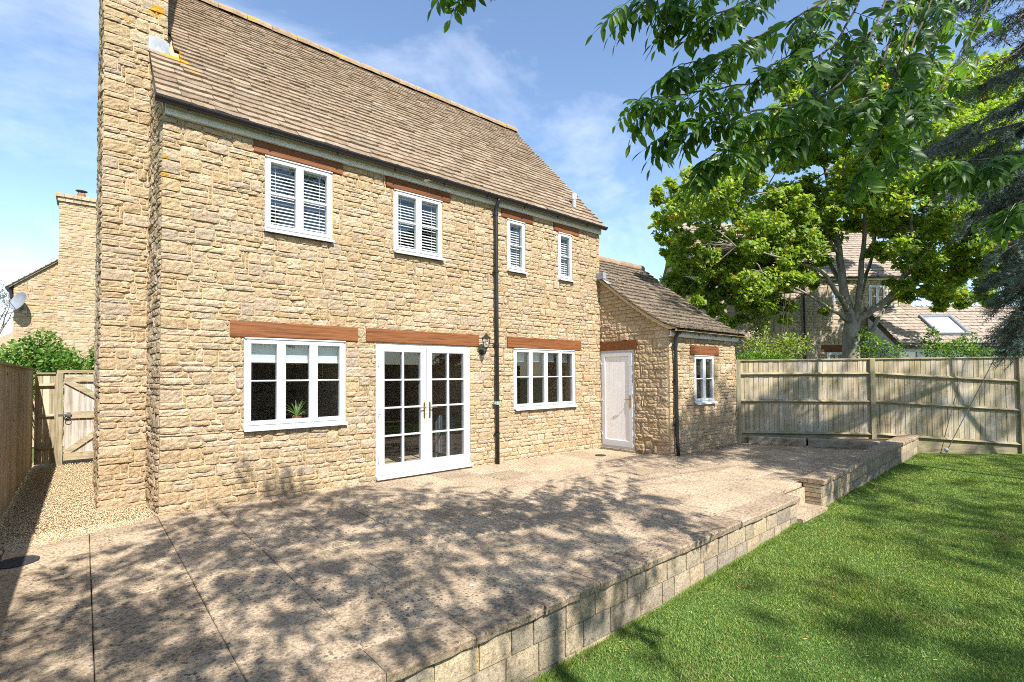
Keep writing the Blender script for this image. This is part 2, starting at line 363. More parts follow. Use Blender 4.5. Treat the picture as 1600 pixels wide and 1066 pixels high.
def m_grass():
    m = NT('grass'); col = m.ramp(m.attr(), [(0, (.10, .165, .036)), (.3, (.165, .265, .055)), (.65, (.22, .335, .075)), (.92, (.30, .37, .10)), (1, (.32, .30, .13))])
    col = m.mix(m.ramp(m.noise(.9, 4, .6), [(.38, 0), (.64, .65)]), col, m.mix(1, col, (1.25, 1.05, .75), 'MULTIPLY'))
    col = m.mix(m.ramp(m.noise(3.1, 4, .6), [(.42, 0), (.62, .5)]), col, m.mix(1, col, (.72, .80, .85), 'MULTIPLY'))
    col = m.mix(m.ramp(m.noise(2.1, 6, .7), [(.56, 0), (.70, .55)]), col, (.30, .24, .12))
    p = m.principled(col, .55, None, .25); t = m.n('BsdfTranslucent', Color=m.mix(1, col, (1.4, 1.5, .6), 'MULTIPLY'))
    mx = m.n('MixShader', Fac=.3); m.t.links.new(p.outputs[0], mx.inputs[1]); m.t.links.new(t.outputs[0], mx.inputs[2]); m.done(mx)
m_grass(); m_plain('turf', (.07, .135, .03), .95, .1, 40, .5, .6)
def m_litter():
    m = NT('litter'); col = m.ramp(m.attr(), [(0, (.20, .10, .04)), (.4, (.34, .20, .08)), (.75, (.45, .33, .16)), (1, (.40, .36, .08))])
    m.done(m.principled(col, .8, None, .2))
m_litter()
def m_glass(name, base=.10, tint=(.93, .95, .95)):
    m = NT(name); lw = m.n('LayerWeight', Blend=.5).outputs['Facing']; f = m.math('ADD', m.math('MULTIPLY', m.math('POWER', lw, 4.0), .9), base * .9, True); f = m.math('MULTIPLY', f, m.math('SUBTRACT', 1.0, m.n('NewGeometry').outputs['Backfacing']))
    t = m.n('BsdfTransparent', Color=tint); g = m.n('BsdfGlossy', Color=(1, 1, 1), Roughness=.0)
    mx = m.n('MixShader', Fac=f); m.t.links.new(t.outputs[0], mx.inputs[1]); m.t.links.new(g.outputs[0], mx.inputs[2])
    return m.done(mx)
m_glass('glass')

# ------------------------------------------------------------------ ground, lawn, patio, gravel
rg = random.Random(11)
def lawn_z(x):
    pts = [(-6, -.56), (1.2, -.51), (3.4, -.46), (6.4, -.35), (10, -.27), (13.7, -.18), (18, -.12)]
    for (a, za), (b, zb) in zip(pts, pts[1:]):
        if x <= b: return za + (zb - za) * (max(x, a) - a) / (b - a)
    return pts[-1][1]
lawn_z_np = lambda x: np.interp(x, [-6, 1.2, 3.4, 6.4, 10, 13.7, 18], [-.56, -.51, -.46, -.35, -.27, -.18, -.12])
mb = MB(); S = 400.0
mb.add([(-S, -S, -.75), (S, -S, -.75), (S, S, -.75), (-S, S, -.75)], [(0, 1, 2, 3)])
mb.build('ground', 'ground', kind='structure')
FA = np.array([11.0, -1.72]); FD = np.array([.6433, -.7656])          # right fence: start and direction
FN = np.array([FD[1], -FD[0]])                                        # towards the camera side (-x,-y)
mb = MB(); nx, ny = 46, 22; xs = np.linspace(-5, 19, nx + 1); ys = np.linspace(-13.4, -4.60, ny + 1); vs_ = []
for y in ys:
    for x in xs: vs_.append((x, y, lawn_z(x) - .003))
mb.add(vs_, [(j * (nx + 1) + i, j * (nx + 1) + i + 1, (j + 1) * (nx + 1) + i + 1, (j + 1) * (nx + 1) + i) for j in range(ny) for i in range(nx)])
mb.build('lawn', 'turf', kind='structure', smooth=True)
# ground behind the fences (beyond the boundary) stays at the big sheet; passage on the left is gravel
mb = MB(); mb.box(-1.45, 12.6, -4.42, 2.0, -.70, -.05); patio = mb.build('patio', 'slab_joint', kind='structure')
mb = MB(); mb.box(-1.45, 0.0, -.9, 7.4, -.70, -.046); mb.build('gravel_path', 'gravel_bed', kind='structure')
# paving slabs
XL = [-1.245 + .6125 * k for k in range(-1, 23)]; YL = [-.02 - .6255 * k for k in range(8)]
def slab_mesh(x0, x1, y0, y1, zt, r, rag=.004):
    m = MB(); gx, gy = .0025, .0018; n = 3
    def edge(a, b): return [(a[0] + (b[0] - a[0]) * i / n, a[1] + (b[1] - a[1]) * i / n) for i in range(n)]
    P = [(x0 + gx, y0 + gy), (x1 - gx, y0 + gy), (x1 - gx, y1 - gy), (x0 + gx, y1 - gy)]
    ring = sum([edge(P[i], P[(i + 1) % 4]) for i in range(4)], [])
    cx, cy_ = (x0 + x1) / 2, (y0 + y1) / 2
    ring = [(x + r.uniform(-rag, rag) * .4, y + r.uniform(-rag, rag) * .4) for x, y in ring]; k = len(ring); ta, tb = r.uniform(-.003, .003), r.uniform(-.003, .003)
    zf = lambda x, y: zt + ta * (x - cx) / .3 + tb * (y - cy_) / .3
    inner = [(cx + (x - cx) * .985, cy_ + (y - cy_) * .985) for x, y in ring]
    vs_ = [(x, y, zf(x, y)) for x, y in inner] + [(x, y, zf(x, y) - .006) for x, y in ring] + [(x, y, zt - .05) for x, y in ring]
    m.add(vs_, [tuple(range(k))] + [(i + k, (i + 1) % k + k, (i + 1) % k, i) for i in range(k)] + [(i + 2 * k, (i + 1) % k + 2 * k, (i + 1) % k + k, i + k) for i in range(k)], r.random())
    return m
for i in range(len(XL) - 1):
    for j in range(7):
        x0, x1, y1, y0 = XL[i], XL[i + 1], YL[j], YL[j + 1]; cx, cy_ = (x0 + x1) / 2, (y0 + y1) / 2
        if cx < -1.4 or cx > 12.3: continue
        if cx > 8.2 and y0 > -1.8: continue
        if cx < -1.0 and j == 0: continue
        slab_mesh(max(x0, -1.40), x1, y0, y1, rg.uniform(-.0015, .0015), rg).build('paving_slab', 'slab', patio)
# iron covers in the paving
def cover(loc, r, label, nx_):
    t = thing('drain_cover', label, 'drain cover', loc)
    m = MB(); x, y, z = loc
    m.tube([(x, y, z), (x, y, z + .008)], [r, r], 28); m.build('cover_ring', 'iron', t)
    m = MB()
    for k in range(-4, 5):
        w = math.sqrt(max(0, (r * .82) ** 2 - (k * r * .19) ** 2)); m.box(x - w, x + w, y + k * r * .19 - r * .05, y + k * r * .19 + r * .05, z + .0065, z + .0115)
    m.build('grip_bars', 'iron', t, kind='stuff')
cover((-1.13, -1.0, .003), .155, 'round black iron drain cover at the left end of the patio', 0)
cover((7.2, -.75, .003), .11, 'small dark drain cover in front of the white back door', 0)

# gravel: loose stones
rn = np.random.default_rng(5)
PEB = np.array([(-.5, -.35, 0), (.5, -.3, .05), (.45, .4, 0), (-.4, .42, .05), (-.05, -.1, .36), (.1, .1, -.3)]) 
PEBF = np.array([(0, 1, 4), (1, 2, 4), (2, 3, 4), (3, 0, 4), (1, 0, 5), (2, 1, 5), (3, 2, 5), (0, 3, 5)])
n = 26000; px = rn.uniform(-1.42, .02, n); py = 7.2 - (7.2 + .78) * rn.random(n) ** .62
edge = np.interp(px, [-1.42, -1.0, -.63, -.25, 0.02], [-.74, -.57, -.46, -.28, -.06])
thin = np.clip((py - edge) / .12, 0, 1); keep = (thin > rn.random(n) * .9) & ~((px > -.53) & (py > .84) & (py < 3.6)) & ~((px > 0) & (py > 0))
px, py = px[keep], py[keep]; n = len(px); sz = rn.uniform(.008, .022, n)
pz = np.where(py > -.03, rn.uniform(-.040, -.008, n), 0.004)
pz = pz + np.clip((.9 - np.abs(py - .1)) / .9, 0, 1) * .0
V, F, r_ = scatter(PEB, PEBF, np.stack([px, py, pz], 1), rand_rot(rn, n), sz[:, None] * 1.0, rn.random(n))
mesh_np('gravel', V, F, r_, 'gravel', label='buff gravel strewn between left fence and house', cat='gravel', kind='stuff')

# ------------------------------------------------------------------ low garden walls along the patio edge
def garden_wall(X0, X1, z0, z1, yf, label, end_bricks, seed):
    r = random.Random(seed); zt = lambda x: z0 + (z1 - z0) * (x - X0) / (X1 - X0)
    t = thing('garden_wall', label, 'wall', ((X0 + X1) / 2, yf, lawn_z((X0 + X1) / 2)))
    m = MB(); cops = .058
    n = 8
    for i in range(n):
        a, b = X0 + (X1 - X0) * i / n, X0 + (X1 - X0) * (i + 1) / n
        m.add([(a, yf + .020, -.72), (b, yf + .020, -.72), (b, yf + .25, -.72), (a, yf + .25, -.72), (a, yf + .020, zt(a) - cops), (b, yf + .020, zt(b) - cops), (b, yf + .25, zt(b) - cops), (a, yf + .25, zt(a) - cops)],
              [(0, 1, 5, 4), (2, 3, 7, 6), (4, 5, 6, 7)] + ([(0, 4, 7, 3)] if i == 0 else []) + ([(1, 2, 6, 5)] if i == n - 1 else []), .5)
    core = m.build('wall_core', 'mortar_block', t)
    for c in range(3):                                     # two visible courses, a third half under the turf
        h = .188; x = X0 + (0 if c % 2 == 0 else -.14)
        while x < X1 - .02:
            L = r.choice([.20, .27, .30, .33, .36, .41]); a, b = max(x, X0), min(x + L, X1)
            if X1 - b < .10: b = X1
            if b - a > .05:
                bm_ = MB(); nu, nw = max(2, int((b - a) / .09)), 3; pts = []
                for j in range(nw + 1):
                    for i in range(nu + 1):
                        u, w = i / nu, j / nw; xx = a + .007 + (b - a - .014) * u
                        top = zt(xx) - cops - .006 - c * (h + .012); zz = top - h * (1 - w)
                        ed = min(u, 1 - u, w, 1 - w) < 1e-6
                        d = .004 + (0 if ed else r.uniform(.003, .010))
                        pts.append((xx + r.uniform(-.002, .002), yf + .010 - d, zz + r.uniform(-.002, .002)))
                k = nu + 1; fs = [(j * k + i, j * k + i + 1, (j + 1) * k + i + 1, (j + 1) * k + i) for j in range(nw) for i in range(nu)]
                ring = [i for i in range(k)] + [j * k + nu for j in range(1, nw + 1)] + [nw * k + i for i in range(nu - 1, -1, -1)] + [j * k for j in range(nw - 1, 0, -1)]
                b0 = len(pts); pts += [(pts[i][0], yf + .05, pts[i][2]) for i in ring]; q = len(ring)
                fs += [(ring[i], b0 + i, b0 + (i + 1) % q, ring[(i + 1) % q]) for i in range(q)]
                bm_.add(pts, fs, r.random()); bm_.build('block', 'block', core)
            x = b if b < X1 else X1
            x = b
    if end_bricks:
        for c in range(6):
            top = zt(X0) - cops - .006 - c * .066; off = r.uniform(-.006, .006)
            bm_ = MB(); bm_.box(X0 - .022 + off, X0 + .04, yf + .012 + r.uniform(-.004, .004), yf + .245 + r.uniform(-.01, .004), top - .058, top, r.random()); bm_.build('end_brick', 'block', core)
    x = X0 - .03
    while x < X1 - .05:
        L = .60; b = min(x + L, X1 + .01); m = MB(); nE = 7
        front = [(x + .003 + (b - x - .006) * i / nE, yf - .036 + r.uniform(-.009, .009)) for i in range(nE + 1)]
        back = [(b - .003, yf + .278), (x + .003, yf + .278)]
        poly = front + back; k = len(poly); dz = r.uniform(-.002, .003)
        vs_ = [(p[0], p[1] + (.008 if i <= nE else 0), zt(p[0]) + .004 + dz) for i, p in enumerate(poly)] + [(p[0], p[1], zt(p[0]) - .010 + dz) for p in poly] + [(p[0], p[1] + (.006 if i <= nE else 0), zt(p[0]) - cops) for i, p in enumerate(poly)]
        m.add(vs_, [tuple(range(k))] + [(i + k, (i + 1) % k + k, (i + 1) % k, i) for i in range(k)] + [(i + 2 * k, (i + 1) % k + 2 * k, (i + 1) % k + k, i + k) for i in range(k)] + [tuple(range(3 * k - 1, 2 * k - 1, -1))], r.random())
        m.build('coping_slab', 'coping', t); x = b
    return t
garden_wall(-3.6, 6.43, 0, 0, -4.665, 'long low stone block wall edging the patio, from the foreground to the step', False, 21)
garden_wall(7.37, 13.6, .08, .235, -4.665, 'shorter low stone block wall beyond the step, ending at the fence', True, 22)
t = thing('garden_step', 'stone step in the gap between the two low patio walls', 'step', (6.9, -4.6, -.34))
mb = MB(); mb.box(6.44, 7.345, -4.44, -4.405, -.6, -.056, .3); mb.build('riser', 'slab', t)
slab_mesh(6.43, 7.36, -4.73, -4.435, -.285, rg).build('tread', 'slab', t)
mb = MB(); mb.box(6.45, 7.345, -4.71, -4.44, -.6, -.33, .6); mb.build('step_base', 'block', t)

# timber sleepers at the foot of the right fence
SL = [((11.06, -1.98), (11.50, -3.05)), ((11.52, -3.08), (11.98, -4.30))]
for i, ((xa, ya), (xb, yb)) in enumerate(SL):
    L = math.hypot(xb - xa, yb - ya); dx, dy = (xb - xa) / L, (yb - ya) / L
    M = lambda u, v, z, xa=xa, ya=ya, dx=dx, dy=dy: (xa + dx * u - dy * v, ya + dy * u + dx * v, z)
    m = MB(); q = 6
    for k in range(1):
        vs_ = []
        for e in range(q + 1):
            u = L * e / q; w = rg.uniform(-.006, .006)
            for (v, z) in [(0 + w, 0), (0 + w, .15), (.012 + w, .165 + w), (.19, .165 - w), (.20, .15), (.20, 0)]: vs_.append(M(u, v, z + .002))
        fs = [(e * 6 + a, e * 6 + a + 1, e * 6 + a + 7, e * 6 + a + 6) for e in range(q) for a in range(5)] + [tuple(range(5, -1, -1)), tuple(q * 6 + a for a in range(6))]
        m.add(vs_, fs, rg.random())
    m.build('timber_sleeper', 'sleeper', None, ['weathered timber sleeper lying beside the lean-to end of the right fence', 'weathered timber sleeper nearest the low wall by the right fence'][i], 'sleeper', 'sleepers at the fence foot', loc=(xa, ya, 0))
mb = MB(); mb.add([(11.10, -1.90, .12), (12.1, -4.42, .12), (13.4, -4.42, .12), (11.14, -1.72, .12)], [(0, 1, 2, 3)]); mb.add([(12.0, -4.42, .0), (12.0, -4.3, .0), (13.4, -4.42, .12)], [(0, 1, 2)])
mb.build('soil_bed', 'soil', kind='structure')

# ------------------------------------------------------------------ masonry
def layout(U0, U1, Z0, Z1, holes, r, rows=(.060, .088), inside=None, lens=1.0, res=.02, tall=1.0):
    """random coursed rubble: list of (u0,u1,z0,z1); holes are (u0,u1,z0,z1)"""
    zl = [Z0]
    stops = sorted({h[2] for h in holes if Z0 < h[2] < Z1} | {h[3] for h in holes if Z0 < h[3] < Z1} | {Z1})
    for st in stops:                                       # courses line up with sills and lintels
        gap = st - zl[-1]
        if gap < .03: continue
        n = max(1, round(gap / ((rows[0] + rows[1]) / 2))); w = [r.uniform(*rows) for _ in range(n)]; s = gap / sum(w)
        for x in w: zl.append(zl[-1] + x * s)
    nr = len(zl) - 1; nc = max(1, round((U1 - U0) / res)); res = (U1 - U0) / nc
    occ = np.zeros((nr, nc), bool)
    for i in range(nr):
        zc = (zl[i] + zl[i + 1]) / 2
        for (a, b, c, d) in holes:
            if c < zc < d: occ[i, max(0, round((a - U0) / res)):max(0, round((b - U0) / res))] = True
        if inside:
            for j in range(nc):
                if not inside(U0 + (j + .5) * res, zl[i + 1]): occ[i, j] = True
    out = []; prev = set(); cur = set()
    for i in range(nr):
        j = 0; prev = cur; cur = set()
        while j < nc:
            if occ[i, j]: j += 1; continue
            p = r.random(); h = 1 if p < .68 else 2
            if tall < 1 and r.random() > tall: h = 1
            L = (r.uniform(.13, .36) if h == 1 else r.uniform(.13, .30)) * lens
            m = max(3, round(L / res)); run = 0
            while j + run < nc and not occ[i, j + run] and run < m + 5: run += 1
            if run > m: run = run if run < m + 4 and (j + run >= nc or occ[i, j + run]) else m
            if any(abs(j + run - e) < 2 for e in prev):          # break the joints
                for q in (2, 3, -2, -3):
                    if run + q > 3 and j + run + q <= nc and not occ[i, j:j + run + q].any() and not any(abs(j + run + q - e) < 2 for e in prev): run += q; break
            cur.add(j + run)
            while h > 1 and (i + h > nr or occ[i:i + h, j:j + run].any()): h -= 1
            occ[i:i + h, j:j + run] = True
            out.append((U0 + j * res, U0 + (j + run) * res, zl[i], zl[i + h])); j += run
    return out
def stone_geo(s, r, M, ends=(False, False), fine=True, prot=(.014, .034), wob=.004, gap=.0048):
    """split-faced stone: pillow front with an overhanging lower edge"""
    u0, u1, z0, z1 = s; W, H = u1 - u0, z1 - z0
    g = gap * r.uniform(.7, 1.3); a, b, c, d = u0 + g, u1 - g, z0 + g * .8, z1 - g * .8
    if ends[0]: a = u0 - r.uniform(.004, .012)
    if ends[1]: b = u1 + r.uniform(.004, .012)
    nu = max(4, min(9, int(W / .035))) if fine else 3; nw = max(3, min(5, int(H / .028))) if fine else 3
    base = r.uniform(*prot); tilt = r.uniform(-.3, .3); pts = []; sd = r.random() * 50; sk = r.uniform(-.006, .006)
    for j in range(nw + 1):
        for i in range(nu + 1):
            fu, fw = i / nu, j / nw
            eu = min(fu, 1 - fu) * W / .022; eb = fw * H / .012; et = (1 - fw) * H / .022
            k = min(1, .45 + .55 * min(1, eu)) * min(1, .86 + .14 * min(1, eb)) * min(1, .40 + .60 * min(1, et))
            u = a + (b - a) * fu; w = c + (d - c) * fw + sk * (fu - .5)
            w += wob * vnoise((u, w, sd * .02), 9, 1) ; u += wob * vnoise((w, u, sd * .02), 9, 4)
            if (i in (0, nu)) and (j in (0, nw)):
                q = r.uniform(.1, .4) * min(.016, H * .25); u += q if i == 0 and not ends[0] else (-q if i == nu and not ends[1] else 0); w += q * .6 if j == 0 else -q * .6
            dep = base * k * (1 + tilt * (fu - .5)) + (.006 * vnoise((u, w, sd), 26, sd) if 0 < i < nu and 0 < j < nw else 0) + r.uniform(-.0055, .0055)
            pts.append((u, w, max(.003, dep)))
    k = nu + 1; fs = [(j * k + i, j * k + i + 1, (j + 1) * k + i + 1, (j + 1) * k + i) for j in range(nw) for i in range(nu)]
    ring = [i for i in range(k)] + [j * k + nu for j in range(1, nw + 1)] + [nw * k + i for i in range(nu - 1, -1, -1)] + [j * k for j in range(nw - 1, 0, -1)]
    b0 = len(pts); q = len(ring)
    pts += [(pts[i][0], pts[i][1], -.05 if (ends[0] or ends[1]) else -.012) for i in ring]
    fs += [(ring[i], b0 + i, b0 + (i + 1) % q, ring[(i + 1) % q]) for i in range(q)]
    return [M(*p) for p in pts], fs
class Masonry:
    """collects stones of one thing; the largest 300 in the photograph become objects, the rest one part per wall"""
    def __init__(s): s.items = []
    def wall(s, part, mat, lay, M, r, ends=None, **kw):
        for st in lay:
            e = (bool(ends and ends[0] is not None and st[0] < ends[0] + .03), bool(ends and ends[1] is not None and st[1] > ends[1] - .03))
            vs_, fs = stone_geo(st, r, M, e, **kw)
            c = np.mean(vs_, axis=0); x, y, d = project(c); vis = (-30 < x < 1630 and -30 < y < 1100)
            s.items.append(((st[1] - st[0]) * (st[3] - st[2]) / d ** 2 if vis else 0, part, mat, vs_, fs, r.random()))
    def finish(s, limit=300, name='stone'):
        s.items.sort(key=lambda i: -i[0]); rest = {}
        for k, (a, part, mat, vs_, fs, q) in enumerate(s.items):
            if k < limit and a > 0: m = MB(); m.add(vs_, fs, q); m.build(name, mat, part)
            else: rest.setdefault((part.name, mat), (part, MB()))[1].add(vs_, fs, q)
        for (pn, mat), (part, m) in rest.items(): m.build('small_' + name + 's', mat, part, kind='stuff')
def core_wall(mb_, U0, U1, Z0, Z1, holes, M, th=.28, inside=None):
    """mortar face with openings, reveals and an inner face"""
    us = sorted({U0, U1} | {h[0] for h in holes} | {h[1] for h in holes}); zs = sorted({Z0, Z1} | {h[2] for h in holes} | {h[3] for h in holes})
    us = [u for u in us if U0 <= u <= U1]; zs = [z for z in zs if Z0 <= z <= Z1]
    for ua, ub in zip(us, us[1:]):
        for za, zb in zip(zs, zs[1:]):
            uc, zc = (ua + ub) / 2, (za + zb) / 2
            if any(h[0] < uc < h[1] and h[2] < zc < h[3] for h in holes): continue
            for d in (0, -th): mb_.add([M(ua, za, d), M(ub, za, d), M(ub, zb, d), M(ua, zb, d)], [(0, 1, 2, 3)])
    for a, b, c, d_ in holes:
        mb_.add([M(a, c, 0), M(b, c, 0), M(b, d_, 0), M(a, d_, 0), M(a, c, -th), M(b, c, -th), M(b, d_, -th), M(a, d_, -th)], [(0, 1, 5, 4), (1, 2, 6, 5), (2, 3, 7, 6), (3, 0, 4, 7)])

# ------------------------------------------------------------------ joinery
def ring_geo(m, a, b, c, d, w, d0, d1, M, ch=.006, rnd=0.0, wb=None):
    """picture-frame ring with chamfered inner edge between depths d0 (back) and d1 (front)"""
    wb = w if wb is None else wb
    O = [(a, c), (b, c), (b, d), (a, d)]; I = [(a + w, c + wb), (b - w, c + wb), (b - w, d - w), (a + w, d - w)]
    C = [(a + w - ch, c + wb - ch), (b - w + ch, c + wb - ch), (b - w + ch, d - w + ch), (a + w - ch, d - w + ch)]
    Oc = [(a + ch * .4, c + ch * .4), (b - ch * .4, c + ch * .4), (b - ch * .4, d - ch * .4), (a + ch * .4, d - ch * .4)]
    V = [M(u, z, d0) for u, z in O] + [M(u, z, d1 - ch * .4) for u, z in O] + [M(u, z, d1) for u, z in Oc] + [M(u, z, d1) for u, z in C] + [M(u, z, d1 - ch) for u, z in I] + [M(u, z, d0) for u, z in I]
    fs = []
    for L in range(6):
        p, q = L * 4, ((L + 1) % 6) * 4
        for i in range(4): j = (i + 1) % 4; fs.append((p + i, p + j, q + j, q + i))
    m.add(V, fs, rnd)
def bar_geo(m, a, b, c, d, d0, d1, M, ch=.005):
    poly = [(0, d0), (0, d1 - ch), (ch, d1), (1 - ch, d1), (1, d1 - ch), (1, d0)]
    horiz = (b - a) > (d - c)
    V = []
    for e in (0, 1):
        for t, dd in [(0, d0), (0, d1 - ch), (.3, d1), (.7, d1), (1, d1 - ch), (1, d0)]:
            V.append(M(a + (b - a) * e, c + (d - c) * t, dd) if horiz else M(a + (b - a) * t, c + (d - c) * e, dd))
    m.add(V, [(i, (i + 1) % 6, 6 + (i + 1) % 6, 6 + i) for i in range(6)] + [(5, 4, 3, 2, 1, 0), (6, 7, 8, 9, 10, 11)])
def pane_geo(a, b, c, d, dd, M): return MB().prism([(a, c), (b, c), (b, d), (a, d)], dd, dd + .006, M)
def window(parent, a, b, c, d, n, M, bar=.5, rec=0.0, fw=.036, cw=.048, head=.03, sill_out=.082):
    """outer frame > casements, panes, glazing bars, sill"""
    m = MB(); sh = .045
    ring_geo(m, a, b, c + sh, d, fw, rec - .07, rec, M)
    cwid = (b - a - 2 * fw * .75) / n; c0 = a + fw * .75
    for i in range(1, n): m.prism([(c0 + i * cwid - .010, c + sh + .01), (c0 + i * cwid + .010, c + sh + .01), (c0 + i * cwid + .010, d - .01), (c0 + i * cwid - .010, d - .01)], rec - .06, rec + .002, M)
    m.prism([(a + .002, d - .012), (b - .002, d - .012), (b - .002, d + .006), (a + .002, d + .006)], rec - .03, rec + .022, M)
    w = m.build('window', 'white_upvc', parent)
    for i in range(n):
        ua, ub = c0 + i * cwid + .004, c0 + (i + 1) * cwid - .004; za, zb = c + sh + fw * .75, d - fw * .75
        m = MB(); ring_geo(m, ua, ub, za, zb, cw, rec - .055, rec + .014, M, .010); m.build('casement', 'white_upvc', w)
        ia, ib, ic, id_ = ua + cw, ub - cw, za + cw, zb - cw; zm = ic + (id_ - ic) * bar
        m = MB(); bar_geo(m, ia - .004, ib + .004, zm - .011, zm + .011, rec - .045, rec + .006, M); m.build('glazing_bar', 'white_upvc', w)
        for (z0, z1) in ((ic, zm), (zm, id_)): pane_geo(ia - .005, ib + .005, z0 - .004, z1 + .004, rec - .030, M).build('pane', 'glass', w)
    m = MB(); m.prism([(-.06, c + .012), (-.06, c + sh), (rec + .01, c + sh), (rec + sill_out, c + .030), (rec + sill_out, c), (rec + sill_out - .012, c), (rec + sill_out - .012, c + .010)][::1], a - .008, b + .008, lambda dd, z, u: M(u, z, dd)); m.build('sill', 'white_upvc', w)
    return w
def lintel(parent, a, b, c, d, M, r, out=.03):
    m = MB(); n = 7; bowa = [r.uniform(-.004, .004) for _ in range(n + 1)]; V = []
    for i in range(n + 1):
        u = a + (b - a) * i / n; V += [M(u, c + bowa[i], -.1), M(u, c + bowa[i], out - .006), M(u, c + .010 + bowa[i], out + bowa[i] * .5), M(u, d - .010 - bowa[n - i] * .6, out + bowa[i] * .5), M(u, d - bowa[n - i] * .6, out - .008), M(u, d, -.1)]
    fs = [(i * 6 + k, i * 6 + (k + 1) % 6, (i + 1) * 6 + (k + 1) % 6, (i + 1) * 6 + k) for i in range(n) for k in range(6)] + [tuple(range(5, -1, -1)), tuple(n * 6 + k for k in range(6))]
    m.add(V, fs, r.random()); return m.build('lintel', 'lintel_wood', parent)
def gutter(parent, x0, x1, y, z, rad, nb, ycap=True, M=None):
    m = MB(); M = M or (lambda x, yy, zz: (x, yy, zz))
    prof = [(math.cos(t) * rad, math.sin(t) * rad) for t in [math.pi + math.pi * i / 10 for i in range(11)]] + [(math.cos(t) * (rad - .006), math.sin(t) * (rad - .006)) for t in [2 * math.pi - math.pi * i / 10 for i in range(11)]]
    k = len(prof); m.add([M(x0, y + p, z + q) for p, q in prof] + [M(x1, y + p, z + q) for p, q in prof], [(i, (i + 1) % k, k + (i + 1) % k, k + i) for i in range(k)])
    for x, s in ((x0, -1), (x1, 1)):
        pr_ = [(math.cos(t) * (rad + .004), math.sin(t) * (rad + .004)) for t in [math.pi + math.pi * i / 10 for i in range(11)]]
        m.add([M(x, y + p, z + q + .004) for p, q in pr_] + [M(x + s * .03, y + p, z + q + .004) for p, q in pr_], [(i, i + 1, 12 + i, 11 + i) for i in range(10)] + [tuple(range(11, 22)), tuple(range(10, -1, -1))])
    g = m.build('gutter', 'black_plastic', parent, smooth=False)
    for i in range(nb):
        x = x0 + (x1 - x0) * (i + .35) / nb; b = MB()
        pr_ = [(math.cos(t) * (rad + .008), math.sin(t) * (rad + .008)) for t in [math.pi + math.pi * j / 10 for j in range(11)]]
        b.add([M(x - .02, y + p, z + q + .004) for p, q in pr_] + [M(x + .02, y + p, z + q + .004) for p, q in pr_], [(j, j + 1, 12 + j, 11 + j) for j in range(10)])
        b.box(x - .012, x + .012, y - .01, y + .016, z - rad - .035, z - rad + .0, M=M); b.build('gutter_bracket', 'black_plastic', g)
    return g

# ------------------------------------------------------------------ roof tiles
def tiles(coll, part, mat, X0, X1, prof, r, gauge=(.165, .105), widths=(.24, .40), start=0.0, clip=None, Mx=None, thick=1.0):
    """stone slates in diminishing courses up a roof profile prof(s)->(y,z,ny,nz), length prof.L"""
    Mx = Mx or (lambda x, y, z: (x, y, z))
    s = start; L = prof[-1]; pf = prof[0]
    while s < L - .03:
        f = s / L; g = gauge[0] + (gauge[1] - gauge[0]) * f; x = X0 - r.uniform(0, .02); wmul = 1 - .35 * f
        while x < X1 - .02:
            w = r.uniform(*widths) * wmul; b = x + w
            if X1 - b < .12: b = X1
            a = max(x, X0)
            if clip is None or clip((a + b) / 2, s):
                n = 4; th = r.uniform(.020, .034) * thick; lift = r.uniform(.000, .007); tl = r.uniform(-.004, .004); V = []
                jit = [r.uniform(-.010, .010) for _ in range(n + 1)]; jit[0] += r.uniform(.004, .02); jit[-1] += r.uniform(.004, .02); ds = r.uniform(-.008, .008)
                for i in range(n + 1):
                    xx = a + .003 + (b - a - .006) * i / n; sb = s - .02 + jit[i] + ds; st = min(L, s + g + .06); q = th + .014 + lift + tl * (i / n - .5)
                    for ss, hh in ((sb, q - th), (sb + .004, q), ((sb + st) / 2, q * .55 + th * .25), (st, .006)):
                        y, z, ny, nz = pf(ss); V.append(Mx(xx, y + ny * hh, z + nz * hh))
                fs = [(i * 4 + k, (i + 1) * 4 + k, (i + 1) * 4 + k + 1, i * 4 + k + 1) for i in range(n) for k in range(3)]
                y, z, ny, nz = pf(s + g + .06); V += [Mx(a + .003, y, z), Mx(b - .003, y, z)]
                yb, zb, nyb, nzb = pf(s - .02)
                e = len(V) - 2; fs += [(0, 1, 2, 3, e), (n * 4 + 3, n * 4 + 2, n * 4 + 1, n * 4, e + 1)]
                c = V[2]; px_, py_, d = project(c); vis = (-20 < px_ < 1620 and -20 < py_ < 1090)
                coll.items.append(((b - a) * g / d ** 2 if vis else 0, part, mat, V, fs, r.random()))
            x = b
        s += g
def profile(pts):
    P = np.array(pts, float); seg = np.linalg.norm(np.diff(P, axis=0), axis=1); cum = np.concatenate([[0], np.cumsum(seg)])
    def pf(s):
        i = int(np.clip(np.searchsorted(cum, s) - 1, 0, len(seg) - 1)); t = (s - cum[i]) / seg[i]; p = P[i] + (P[i + 1] - P[i]) * t; d = (P[i + 1] - P[i]) / seg[i]
        return p[0], p[1], -d[1], d[0]
    return (pf, float(cum[-1]))

